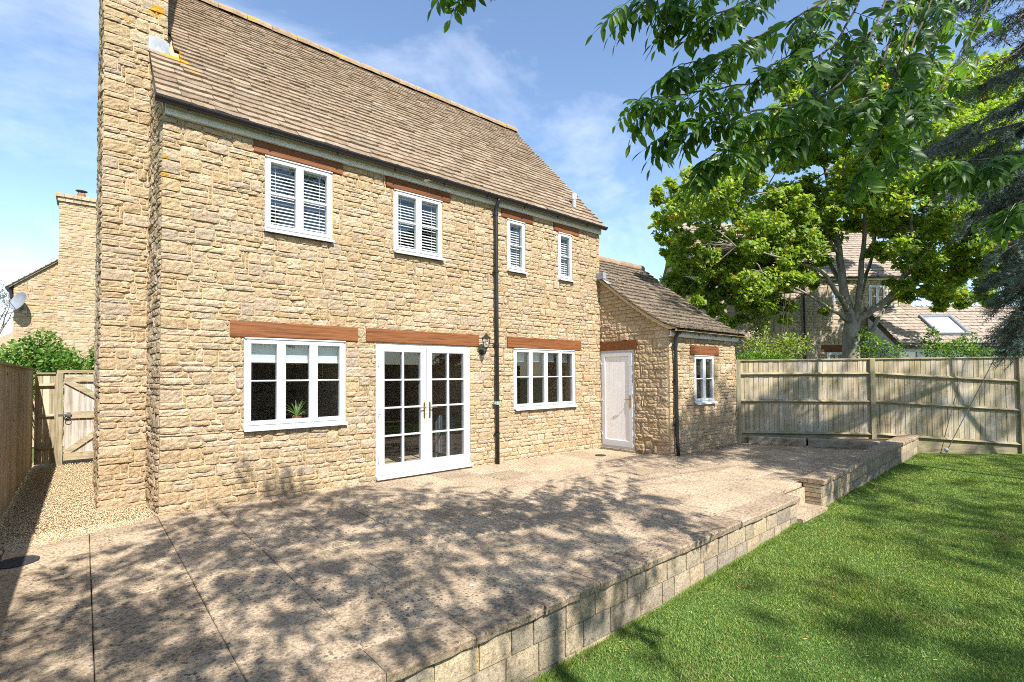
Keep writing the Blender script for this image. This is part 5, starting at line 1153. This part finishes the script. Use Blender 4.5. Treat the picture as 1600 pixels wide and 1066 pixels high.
for (x, y, r0) in CL:
    dep = ra.uniform(-2.0, 2.2) * min(1, r0 * 1.3) - .3; c = mp(x, y, dep); n = int(2200 * r0 ** 1.9) + 90
    ns_ = 7 if r0 > .45 else 3; qs = []; sub = c + rna.normal(size=(ns_, 3)) * np.array([.55, .55, .45]) * r0
    for c2 in sub: rr2 = r0 * rna.uniform(.28, .62); q_, d_2 = clump(rna, c2, (rr2 * rna.uniform(.8, 1.3), rr2 * rna.uniform(.8, 1.3), rr2 * rna.uniform(.55, .9)), n // ns_, .2); qs.append(q_); Nn.append(d_2)
    q = np.concatenate(qs); P.append(q); n = len(q)
    k = np.argmin(((allp - c) ** 2).sum(1)); limb(tw, [allp[k], (allp[k] + c) / 2 + np.array([0, 0, .12]), c], .022, .006, 5, .03, ra, 2)
    for _ in range(4):
        e = q[ra.randrange(n)]; tw.tube([tuple(c), tuple((c + e) / 2 + np.array([0, 0, .03])), tuple(e)], [.008, .006, .003], 4)
tw.build('twigs', 'bark', maple, kind='stuff')
P = np.concatenate(P); Nn = np.concatenate(Nn); n = len(P)
d = rna.normal(size=(n, 3)) * .6 + Nn * .5 + np.array([0, 0, -.5]); nz = rna.normal(size=(n, 3)) * .7 + np.array([-.2, -.9, 1.1])
V, F, r_ = scatter(*LOB, P, frames(d, nz), rna.uniform(.070, .125, n)[:, None], rna.random(n)); mesh_np('crown', V, F, r_, 'leaf_maple', maple, kind='stuff')
print('maple leaves', n)

# ---- ash tree on the right of the camera, its branches reaching into the picture
rb = random.Random(9); rnb = np.random.default_rng(9)
ash = thing('overhanging_tree', 'tree with dark pinnate leaves whose branches hang in from the top right', 'tree', (.5, -12.4, -.55))
am = MB(); limb(am, [(.5, -12.4, -.6), (.5, -12.35, 1), (.5, -12.2, 2.6), (.55, -12.0, 4.2), (.6, -11.6, 5.6), (.7, -11.2, 7.0)], .26, .06, 12, .02, rb)
heads = [((.5, -12.15, 2.9), (.2, -10.0, 4.6), (.9, -8.0, 5.3), (2.2, -7.2, 5.2), (3.4, -6.9, 4.75)), ((.55, -12.0, 4.0), (-.4, -10.8, 4.8), (-.8, -9.4, 5.1), (-1.0, -8.2, 5.1)), ((.55, -12.0, 4.2), (1.6, -10.6, 5.6), (2.6, -9.4, 6.2), (3.4, -8.6, 6.6)), ((.6, -11.6, 5.4), (.4, -9.8, 5.8), (.6, -8.4, 5.9)), ((.6, -11.6, 5.4), (1.0, -9.4, 6.2), (1.2, -7.4, 6.3))]
for h in heads: limb(am, h, .020, .010, 8, .02, rb)
am.build('trunk', 'bark_dark', ash, smooth=True)
TW = [  # twigs reaching into the picture: (px, py, distance)
    [(1370, -60, 3.9), (1290, 0, 3.4), (1200, 50, 3.1), (1120, 85, 3.0), (1065, 100, 2.95)],
    [(1370, -60, 3.9), (1310, 60, 3.3), (1220, 115, 3.1), (1120, 140, 2.95), (1050, 150, 2.9), (1000, 158, 2.85)],
    [(1400, -40, 3.9), (1330, 110, 3.3), (1250, 160, 3.1), (1170, 175, 3.0), (1100, 185, 2.95), (1050, 200, 2.9)],
    [(1420, -40, 4.0), (1370, 120, 3.5), (1300, 200, 3.3), (1220, 215, 3.2), (1150, 225, 3.1), (1110, 245, 3.1)],
    [(1200, -80, 3.5), (1110, -25, 3.1), (1040, -10, 3.0), (985, 0, 2.95)],
    [(1250, -80, 3.6), (1180, -10, 3.2), (1120, 20, 3.05), (1060, 15, 3.0)],
    [(1460, -60, 4.0), (1410, 80, 3.5), (1385, 180, 3.4), (1345, 260, 3.3)],
    [(1480, -60, 4.0), (1430, 60, 3.6), (1400, 130, 3.5), (1330, 160, 3.3), (1260, 195, 3.25)],
    [(1330, -60, 3.6), (1280, 30, 3.3), (1240, 80, 3.2), (1190, 110, 3.1)],
    [(1440, -60, 4.2), (1390, 20, 3.8), (1340, 70, 3.6), (1290, 110, 3.5), (1260, 150, 3.4)],
    [(820, -90, 3.2), (770, -55, 3.0), (720, -34, 2.95)],
    [(1680, 200, 3.3), (1600, 235, 3.2), (1540, 250, 3.2), (1490, 250, 3.2)],
    [(1680, 300, 3.1), (1610, 310, 3.0), (1585, 320, 3.0)],
    [(1520, -60, 4.2), (1470, 40, 3.8), (1440, 110, 3.7), (1420, 170, 3.6)],
    [(1560, -40, 4.4), (1500, 90, 4.0), (1440, 180, 3.8), (1400, 240, 3.7)],
]
bt = MB(); lp, ld, ln_ = [], [], []
hub = np.array([3.4, -6.9, 4.75])
for tw_ in TW:
    pts = [ray_at(*q) for q in tw_]; pts = [hub * .35 + pts[0] * .65 + np.array([0, 0, .25])] + pts if tw_[0][0] < 1600 else pts
    out = limb(bt, pts, .010, .003, 6, .006, rb, 6); out = np.array(out); L = len(out); st = int(L * .28)
    for i in range(st, L):
        for s in (-1, 1):
            if rb.random() < .27 and i < L - 1: continue
            t = (out[min(i + 1, L - 1)] - out[max(i - 1, 0)]); t /= np.linalg.norm(t) + 1e-9; side = np.cross(t, [0, 0, 1]); side /= np.linalg.norm(side) + 1e-9
            d = t * rb.uniform(.45, 1.1) + side * s * rb.uniform(.35, .95) + np.array([0, 0, rb.uniform(-1.0, -.15)]); lp.append(out[i]); ld.append(d)
            ln_.append(np.array([0, 0, 1]) + np.array([rb.uniform(-.6, .6) for _ in range(3)]))
bt.build('branch', 'bark_dark', ash, kind='stuff')
vari = []
for k in range(6):
    V, F = compound(rb, rb.choice([3, 4, 4, 5]), rb.uniform(.21, .28), rb.uniform(.085, .108), rb.uniform(.032, .040)); me = bpy.data.meshes.new('leaf'); me.from_pydata(V.tolist(), [], F.tolist()); me.materials.append(MAT['leaf_ash'])
    at_ = me.attributes.new('rnd', 'FLOAT', 'FACE'); at_.data.foreach_set('value', (.16 * np.random.default_rng(k).random(len(F))).astype(np.float32)); me.update(); vari.append((me, V, F))
lp, ld, ln_ = np.array(lp), np.array(ld), np.array(ln_); fr = frames(ld, ln_)
score = []
for p_ in lp: x, y, d = project(p_); score.append(1 / d ** 2 if (-60 < x < 1660 and -120 < y < 1100) else 0)
order = np.argsort(-np.array(score)); al = np.array(ash.location)
Vx, Fx, Rx_, bb = [], [], [], 0
for k, i in enumerate(order):
    me, V, F = vari[rb.randrange(6)]; sc_ = rb.uniform(.85, 1.15)
    if k < 300 and score[i] > 0:
        o = bpy.data.objects.new('leaf', me); M4 = Matrix.Identity(4)
        for a in range(3):
            for b in range(3): M4[a][b] = fr[i][a][b] * sc_
            M4[a][3] = lp[i][a] - al[a]
        o.matrix_local = M4; put(o, ash)
    else: Vx.append((V * sc_) @ fr[i].T + lp[i]); Fx.append(F + bb); Rx_.append(np.full(len(F), rb.random())); bb += len(V)
print('ash leaves in view twigs', len(lp))
if Vx: mesh_np('small_leaves', np.concatenate(Vx), np.concatenate(Fx), np.concatenate(Rx_), 'leaf_ash', ash, kind='stuff')
# the rest of the crown, behind and above the camera
def over(x, y, z, h=0.0): return (x - .17 * (z - h), y - .92 * (z - h), z)     # a clump standing between the sun and a spot
CRN = [(over(*q[:3]), q[3]) for q in [(.2, -1.5, 5.6, .75), (-.7, -2.4, 5.0, .7), (.8, -2.4, 6.0, .85), (1.6, -1.1, 6.2, .7), (2.4, -2.2, 6.4, .9), (0, -3.6, 5.4, .85), (1.5, -3.7, 6.2, .9), (-1.0, -3.6, 5.0, .7), (3.5, -2.9, 6.6, .7), (2.8, -4.1, 6.4, .8), (4.5, -3.7, 6.8, .6), (1.3, -.1, 6.6, .42), (2.0, -.2, 6.8, .36), (.5, -.5, 6.2, .4), (2.9, -1.2, 6.6, .45), (9.0, -3.4, 7.0, .5), (10.4, -3.0, 7.2, .5), (11.2, -3.9, 7.2, .5), (8.0, -4.4, 6.8, .3)]]
hi = lambda x, y, h, z, r0, c: (over(x, y, z, h), r0, c)  # high sparse clumps for the added trees, set by coverage for soft partial shade
CRN2 = [hi(x + rb.uniform(-.5, .5), y + rb.uniform(-.4, .4), -.3, rb.uniform(12.5, 16), rb.uniform(1.2, 1.7), .33) for x in (1.5, 4, 6.5, 9) for y in (-6.0, -8.0, -10.0)]
CRN3 = [hi(x + rb.uniform(-.5, .5), y + rb.uniform(-.4, .4), -.3, rb.uniform(12.5, 15), rb.uniform(1.2, 1.7), .25) for x in (11.3, 13.6) for y in (-6.4, -8.0, -9.6)] + [hi(9.2, -1.9, 1.0, 12, .9, .5), hi(10.5, -1.9, 1.2, 12.4, .9, .42), hi(11.6, -2.6, 1.2, 12.6, .8, .28), hi(12.6, -3.6, 1.0, 12.8, .8, .3), hi(13.4, -4.8, 1.0, 12.4, .8, .28), hi(14.4, -5.9, 1.0, 12.2, .9, .3), hi(10.4, -.6, 3.4, 13.4, .9, .5), hi(12.3, -3.4, .4, 13, .8, .4), hi(8.8, -2.2, .3, 11.5, .6, .4), hi(9.0, -3.4, 0, 10.5, .55, .3), hi(10.4, -3.0, 0, 10.5, .55, .3), hi(11.2, -3.9, 0, 10.5, .55, .3), hi(8.0, -4.3, 0, 10.5, .5, .3)]
TS = compound(rb, 4, .30, .125, .05, True)
def big_crown(parent, crn, joins, trunk_name):
    P, Dn = [], []; m = MB(); J = np.array(joins)
    for c, r0, *cv in crn:
        q, d = clump(rnb, c, (r0 * 1.1, r0 * 1.0, r0 * .75), int(-math.log(1 - cv[0]) * 3.4 * r0 ** 2 / .021) if cv else int(118 * r0 ** 2) + 10, .1); P.append(q); Dn.append(d); c = np.array(c)
        k = np.argmin(((J - c) ** 2).sum(1)); limb(m, [J[k], (J[k] + c) / 2 + [0, 0, .2], c], .010, .004, 5, .03, rb, 3)
        for _ in range(5): e = q[rb.randrange(len(q))]; m.tube([tuple(c), tuple((c + e) / 2), tuple(e)], [.008, .006, .003], 4)
    m.build('boughs', 'bark_dark', parent, kind='stuff')
    P = np.concatenate(P); Dn = np.concatenate(Dn); n = len(P)
    V, F, r_ = scatter(*TS, P, frames(rnb.normal(size=(n, 3)) * .6 + Dn * .5 + [0, 0, -.6], rnb.normal(size=(n, 3)) * .6 + [0, 0, 1]), rnb.uniform(.9, 1.35, n)[:, None], rnb.random(n)); mesh_np('crown', V, F, r_, 'leaf_ash', parent, kind='stuff')
big_crown(ash, CRN, [q for h in heads for q in h], 'trunk')
for lab, bx, by, crn in (('unseen tall tree added behind the camera to give the lawn soft partial shade', -1.2, -20.5, CRN2), ('unseen tall tree added on the far right to half-shade the fence and lean-to', 17.2, -17.0, CRN3)):  # unseen trees, added so their thin high crowns soften the shade
    a2 = thing('unseen_shade_tree', lab, 'tree', (bx, by, -.7), 'unseen trees added for soft shade'); m = MB(); limb(m, [(bx, by, -.8), (bx, by + .1, 4), (bx - .1, by + .2, 8), (bx, by + .3, 12), (bx, by + .2, 14.5)], .32, .06, 12, .02, rb); js = []
    for k in range(6):
        q = k * 1.05; h = [(bx, by + .2, 7 + k * .8), (bx + 1.6 * math.cos(q), by + 1.6 * math.sin(q), 9.5 + k * .5), (bx + 3.4 * math.cos(q), by + 3.2 * math.sin(q), 11.5 + k * .4)]; limb(m, h, .08, .02, 8, .02, rb); js += h
    m.build('trunk', 'bark_dark', a2, smooth=True); big_crown(a2, crn, js, 'trunk')

# ---- blue cedar at the right edge
rc = random.Random(15); rnc = np.random.default_rng(15)
def sprig(r, L=.14, k=18, nl=.042):
    V, F = [], []; 
    V += [(-.002, 0, 0), (.002, 0, 0), (0, L, -.01)]; F.append((0, 1, 2))
    for i in range(k):
        t = (i + .5) / k; a = r.uniform(0, 2 * math.pi); b = len(V); l = nl * r.uniform(.7, 1.2); w = .0032
        p = np.array([0, L * t, -.01 * t]); d = np.array([math.cos(a), .8, math.sin(a)]); d /= np.linalg.norm(d); s_ = np.cross(d, [.3, .2, 1]); s_ /= np.linalg.norm(s_)
        V += [tuple(p - s_ * w), tuple(p + s_ * w), tuple(p + d * l)]; F.append((b, b + 1, b + 2))
    return np.array(V), np.array(F)
def conifer(name, label, trunk_pts, branches, mat, nspr, dens, seed, r0=.2):
    r = random.Random(seed); rr = np.random.default_rng(seed); t = thing(name, label, 'tree', tuple(trunk_pts[0])); m = MB(); limb(m, trunk_pts, r0, .03, 10, 0, r); P, D = [], []
    for br in branches:
        out = np.array(limb(m, br, .022, .006, 6, .02, r, 4)); L = len(out)
        for i in range(1, L):
            for _ in range(nspr):
                f = r.random(); c = out[i - 1] * (1 - f) + out[i] * f; tt = out[i] - out[i - 1]; tt /= np.linalg.norm(tt) + 1e-9
                side = np.cross(tt, [0, 0, 1]); side /= np.linalg.norm(side) + 1e-9; sl_ = r.choice((-1, 1)) * r.uniform(.5, 1); e = tt * r.uniform(.3, .9) + side * sl_ + np.array([0, 0, r.uniform(-.55, .12)]); e /= np.linalg.norm(e); ll = r.uniform(.12, .42) * (1.15 - .5 * i / L)
                k = max(2, int(ll * dens))
                for q in range(k): P.append(c + e * ll * (q + r.random()) / k + np.array([0, 0, -.12 * (q / k) ** 2])); D.append(e + np.array([r.gauss(0, .5), r.gauss(0, .5), r.gauss(-.1, .4)]))
                m.tube([tuple(c), tuple(c + e * ll * .5), tuple(c + e * ll + np.array([0, 0, -.12]))], [.004, .003, .0015], 4)
    m.build('trunk', 'bark_dark', t, smooth=True)
    P, D = np.array(P), np.array(D); n = len(P); V, F, r_ = scatter(*sprig(r), P, frames(D, rr.normal(size=(n, 3))), rr.uniform(.7, 1.15, n)[:, None], rr.random(n)); mesh_np('needles', V, F, r_, mat, t, kind='stuff'); print(name, 'sprigs', n)
cp = lambda x, y, t: ray_at(x, y, t); TC = 7.6
base = cp(1760, 590, TC); base[2] = -.35; top = base.copy(); top[2] = 9
tk = [base, base + [0, 0, 2.5], base + [-.05, 0, 5], top]
BR = []
for (x0, y0, t0), (x1, y1, t1) in [((1760, 190, TC), (1430, 240, 6.6)), ((1760, 230, TC), (1480, 300, 6.3)), ((1760, 260, TC), (1520, 350, 6.6)), ((1760, 300, TC), (1525, 330, 7.6)), ((1760, 330, TC), (1560, 400, 6.4)), ((1760, 350, TC), (1550, 440, 6.9)), ((1760, 400, TC), (1575, 470, 6.5)), ((1760, 430, TC), (1570, 520, 6.7)), ((1760, 450, TC), (1590, 545, 6.3)), ((1760, 470, TC), (1585, 535, 7.3)), ((1760, 120, TC), (1480, 215, 7.8)), ((1760, 90, TC), (1540, 130, 6.8)), ((1760, 150, TC), (1500, 260, 7.2)), ((1760, 280, TC), (1590, 330, 6.2)), ((1760, 380, TC), (1600, 450, 6.0)), ((1760, 210, TC), (1560, 290, 7.0)), ((1760, 240, TC), (1540, 250, 8.2)), ((1760, 320, TC), (1550, 300, 8.3)), ((1760, 60, TC), (1600, 160, 7.0)), ((1760, 340, TC), (1600, 400, 7.0)), ((1760, 300, TC), (1560, 345, 6.0)), ((1760, 330, TC), (1575, 390, 6.0)), ((1760, 360, TC), (1570, 430, 6.2)), ((1760, 390, TC), (1580, 460, 6.1)), ((1760, 420, TC), (1585, 500, 6.2)), ((1760, 440, TC), (1578, 525, 6.4)), ((1760, 280, TC), (1570, 310, 6.5)), ((1760, 455, TC), (1605, 540, 6.0)), ((1760, 370, TC), (1610, 420, 5.8)), ((1760, 250, TC), (1580, 280, 6.4))]:
    a, b = cp(x0, y0, t0), cp(x1, y1, t1); BR.append([a, a * .6 + b * .4 + [0, 0, .22], a * .25 + b * .75 + [0, 0, .12], b])
conifer('conifer_tree', 'blue-green conifer with drooping branches at the right edge of the garden', tk, BR, 'needle_blue', 14, 24, 15, .06)
base2 = cp(1900, 590, 8.5); base2[2] = -.35; TD = 5.2
BR2 = []
for (x0, y0, t0), (x1, y1, t1) in [((1800, -60, 6), (1480, 20, 4.8)), ((1800, -80, 6), (1420, 15, 5.0)), ((1800, -40, 6), (1540, 60, 4.9)), ((1800, -20, 6), (1570, 95, 5.0)), ((1800, -120, 6), (1500, -20, 5.1)), ((1800, -90, 6), (1440, -15, 4.7)), ((1800, 0, 6), (1610, 60, 5.2)), ((1800, -60, 6), (1590, 20, 5.4))]:
    a, b = cp(x0, y0, t0), cp(x1, y1, t1); BR2.append([base2 + [-.6, .2, 5.2], a, a * .6 + b * .4 + [0, 0, .2], a * .3 + b * .7 + [0, 0, .12], b])
conifer('conifer_tree', 'dark conifer whose thin needled sprays hang into the top right corner', [base2, base2 + [0, 0, 3], base2 + [-.6, .2, 5.2], base2 + [-.6, .2, 8]], BR2, 'needle_dark', 6, 24, 16, .05)

# ---- bushes
def bush(name, label, blobs, mat, size, dens, seed, stem, group=None, tm_=OVAL):
    rr = np.random.default_rng(seed); r = random.Random(seed); t = thing(name, label, 'bush', tuple(stem), group); m = MB(); P, N_ = [], []
    for c, rad in blobs:
        n = int(dens * max(rad) ** 2) + 20; q, d = clump(rr, c, rad, n, .3); P.append(q); N_.append(d)
        for _ in range(5): e = q[r.randrange(n)]; m.tube([tuple(stem), tuple((np.array(stem) + e) / 2 + [r.uniform(-.1, .1), r.uniform(-.1, .1), .1]), tuple(e)], [.015, .010, .003], 5, .5)
    m.build('stems', 'bark_dark', t, kind='stuff'); P, N_ = np.concatenate(P), np.concatenate(N_); n = len(P)
    V, F, r_ = scatter(*tm_, P, frames(rr.normal(size=(n, 3)) * .7 + N_ * .6, rr.normal(size=(n, 3)) * .5 + [0, -.4, .9]), rr.uniform(size[0], size[1], n)[:, None], rr.random(n)); mesh_np('foliage', V, F, r_, mat, t, kind='stuff')
g = lambda x, y, t: tuple(ray_at(x, y, t))
bush('leafy_bush', 'bright green leafy bush behind the gate on the left', [(g(10, 565, 11.5), (.5, .5, .35)), (g(45, 555, 11.3), (.45, .5, .40)), (g(68, 540, 11.3), (.32, .4, .35)), (g(90, 562, 11.2), (.40, .5, .35)), (g(115, 572, 11), (.3, .4, .25)), (g(40, 590, 11.2), (.9, .6, .5))], 'leaf_bush', (.06, .13), 2300, 61, (-1.2, 8.8, -.7))
bush('climbing_shrub', 'small green shrub beside the chimney above the gate', [(g(152, 560, 11), (.14, .2, .30)), (g(150, 580, 11), (.2, .2, .3))], 'leaf_bush', (.04, .09), 5000, 62, (-.45, 6.9, -.7))
bush('flowering_bush', 'yellow-green bush above the fence beside the lean-to', [(g(1185, 548, 13.4), (.5, .5, .4)), (g(1225, 545, 13.4), (.45, .5, .4)), (g(1245, 540, 13.6), (.3, .4, .35)), (g(1200, 575, 13.2), (.9, .5, .5)), (g(1188, 505, 14.0), (.22, .3, .6)), (g(1200, 460, 14.2), (.18, .3, .5)), (g(1232, 435, 14.3), (.15, .2, .4))], 'leaf_bush_yellow', (.05, .11), 2100, 63, tuple(ray_at(1205, 600, 13.6) * [1, 1, 0] + [0, 0, -.7]))
bush('low_hedge', 'dark green hedge just below the fence top beside the lean-to corner', [(g(1175, 560, 12.7), (.5, .35, .16)), (g(1215, 562, 12.7), (.5, .3, .14))], 'leaf_bush', (.035, .07), 4000, 64, tuple(ray_at(1195, 600, 12.8) * [1, 1, 0] + [0, 0, -.7]))
bush('climbing_shrub', 'leafy climber around the foot of the pale forked tree trunk', [(g(1355, 552, 13.6), (.25, .3, .3)), (g(1372, 540, 13.6), (.2, .3, .3)), (g(1398, 552, 13.4), (.3, .3, .28)), (g(1350, 525, 13.9), (.12, .2, .25))], 'leaf_bush', (.05, .10), 2300, 65, tuple(ray_at(1370, 600, 13.6) * [1, 1, 0] + [0, 0, -.7]))
bush('climbing_shrub', 'green climber tumbling over the fence top below the blue-green conifer', [(g(1465, 548, 12.0), (.4, .3, .25)), (g(1500, 545, 12.0), (.4, .3, .25)), (g(1535, 552, 11.8), (.45, .3, .16)), (g(1575, 556, 11.6), (.45, .3, .14)), (g(1455, 530, 12.2), (.12, .2, .3)), (g(1515, 530, 12.2), (.2, .2, .2))], 'leaf_bush', (.045, .09), 2600, 66, tuple(ray_at(1510, 600, 12.3) * [1, 1, 0] + [0, 0, -.7]))
# grey-twigged far tree at the left edge
rt_ = random.Random(5); fb = ray_at(-12, 600, 24); fb[2] = -.7
ft = thing('bare_tree', 'grey half-bare tree at the far left edge behind the neighbour house', 'tree', tuple(fb)); m = MB(); tips = []
def grow(p, d, l, r0, lev):
    e = p + d * l; mid_ = (p + e) / 2 + np.array([rt_.gauss(0, .05), rt_.gauss(0, .05), rt_.gauss(0, .05)]) * l; m.tube([tuple(p), tuple(mid_), tuple(e)], [r0, r0 * .85, r0 * .65], 5)
    if lev == 0: tips.append(e); return
    for k in range(rt_.choice((2, 3, 3))):
        nd = d + np.array([rt_.gauss(0, .5), rt_.gauss(0, .5), rt_.gauss(.1, .3)]); grow(e, nd / np.linalg.norm(nd), l * rt_.uniform(.65, .85), r0 * .62, lev - 1)
grow(fb, np.array([0.05, 0, 1.0]), 2.2, .16, 6); m.build('trunk', 'bark', ft)
tips = np.array(tips); rr = np.random.default_rng(3); P = np.repeat(tips, 7, 0) + rr.normal(size=(len(tips) * 7, 3)) * .16; n = len(P)
V, F, r_ = scatter(*OVAL, P, rand_rot(rr, n), rr.uniform(.06, .12, n)[:, None], rr.random(n)); mesh_np('crown', V, F, r_, 'blossom_grey', ft, kind='stuff')

# ------------------------------------------------------------------ grass and litter
rgz = np.random.default_rng(8)
def lawn_pts(n, near):
    x = rgz.uniform(-4, 15.6, n); y = -4.70 - rgz.random(n) * 8.3; d = np.hypot(x - CAM[0], y - CAM[1]); keep = np.ones(n, bool)
    side = (x - FA[0]) * FN[0] + (y - FA[1]) * FN[1]; keep &= side > .03
    keep &= ~((x > 6.40) & (x < 7.40) & (y > -4.75))
    # nearer turf shows finer: thin the far and the unseen lawn
    az = (x - CAM[0]) * HR[0] + (y - CAM[1]) * HR[1]; fwd = (x - CAM[0]) * HF[0] + (y - CAM[1]) * HF[1]
    vis = (fwd > 1.5) & (np.abs(az) < fwd * 1.12 + .6)
    pr = np.where(vis, np.clip((5.2 / np.maximum(d, .1)) ** 1.2, .28, 1.0), .05); keep &= rgz.random(n) < pr
    return x[keep], y[keep], d[keep]
gx, gy, gd = lawn_pts(2400000, True); n = len(gx); gz = lawn_z_np(gx) - .004
h = rgz.uniform(.009, .022, n) * (1 + .25 * np.sin(gx * 3 + np.sin(gy * 4))); w = np.clip(.0016 + .0006 * gd, .0025, .009) * rgz.uniform(.8, 1.3, n); an = rgz.uniform(0, 2 * np.pi, n); le = rgz.uniform(.3, 1.5, n) * h; la = rgz.uniform(0, 2 * np.pi, n)
ne = 26000; ex = rgz.uniform(0, 13.5, ne); ey = -4.672 - np.abs(rgz.normal(size=ne)) * .022 - .004; ke = ~((ex > 6.4) & (ex < 7.4)); ex, ey = ex[ke], ey[ke]; ne = len(ex); tuft = .5 + .5 * np.sin(ex * 5 + 2 * np.sin(ex * 2.3))
gx, gy, gz = np.concatenate([gx, ex]), np.concatenate([gy, ey]), np.concatenate([gz, lawn_z_np(ex) - .004]); h = np.concatenate([h, rgz.uniform(.015, .03, ne) + .03 * tuft * rgz.random(ne)]); w = np.concatenate([w, np.clip(.0016 + .0005 * np.hypot(ex - CAM[0], ey - CAM[1]), .0025, .007)]); n = len(gx)
an = rgz.uniform(0, 2 * np.pi, n); le = rgz.uniform(.3, 1.3, n) * h; la = rgz.uniform(0, 2 * np.pi, n)
V = np.empty((n, 3, 3), np.float32); V[:, 0] = np.stack([gx - np.cos(an) * w, gy - np.sin(an) * w, gz], 1); V[:, 1] = np.stack([gx + np.cos(an) * w, gy + np.sin(an) * w, gz], 1); V[:, 2] = np.stack([gx + np.cos(la) * le, gy + np.sin(la) * le, gz + h], 1)
print('blades', n)
mesh_np('grass', V.reshape(-1, 3), np.arange(3 * n).reshape(-1, 3), rgz.random(n), 'grass', label='short green lawn grass below the patio wall', cat='grass', kind='stuff')
LT = tmpl([(-.35, 0, 0), (0, -.5, .05), (.35, 0, 0), (0, .5, .08)], [(0, 1, 3), (1, 2, 3)])
x, y, d = lawn_pts(40000, True); n = len(x); sel = rgz.random(n) < .40; x, y = x[sel], y[sel]; n = len(x)
rot = frames(np.stack([rgz.normal(size=n), rgz.normal(size=n), rgz.normal(size=n) * .2], 1), np.tile([0, 0, 1.0], (n, 1)) + rgz.normal(size=(n, 3)) * .2)
sc_ = np.stack([rgz.uniform(.005, .012, n), rgz.uniform(.016, .05, n), np.full(n, .02)], 1)
V1_, F1_, r1_ = scatter(*LT, np.stack([x, y, lawn_z_np(x) + .017], 1), rot, sc_, rgz.random(n))
q = 520; tq = rgz.random(q); side = rgz.random(q); xx = np.where(side < .45, 8.2 + rgz.random(q) * 2.8, 11.05 + tq * .9); yy = np.where(side < .45, -1.80 - np.abs(rgz.normal(size=q)) * .10, -1.95 - tq * 2.3 - np.abs(rgz.normal(size=q)) * .08); xx = np.where(side < .45, xx, xx - np.abs(rgz.normal(size=q)) * .12)
rot = frames(np.stack([rgz.normal(size=q), rgz.normal(size=q), rgz.normal(size=q) * .2], 1), np.tile([0, 0, 1.0], (q, 1)) + rgz.normal(size=(q, 3)) * .25)
V2_, F2_, r2_ = scatter(*LT, np.stack([xx, yy, np.full(q, .012)], 1), rot, np.stack([rgz.uniform(.02, .05, q), rgz.uniform(.03, .07, q), np.full(q, .05)], 1), rgz.random(q) * .6)
mesh_np('fallen_leaves', np.concatenate([V1_, V2_]), np.concatenate([F1_, F2_ + len(V1_)]), np.concatenate([r1_, r2_]), 'litter', label='brown fallen leaves and petals strewn on lawn and patio', cat='leaves', kind='stuff')
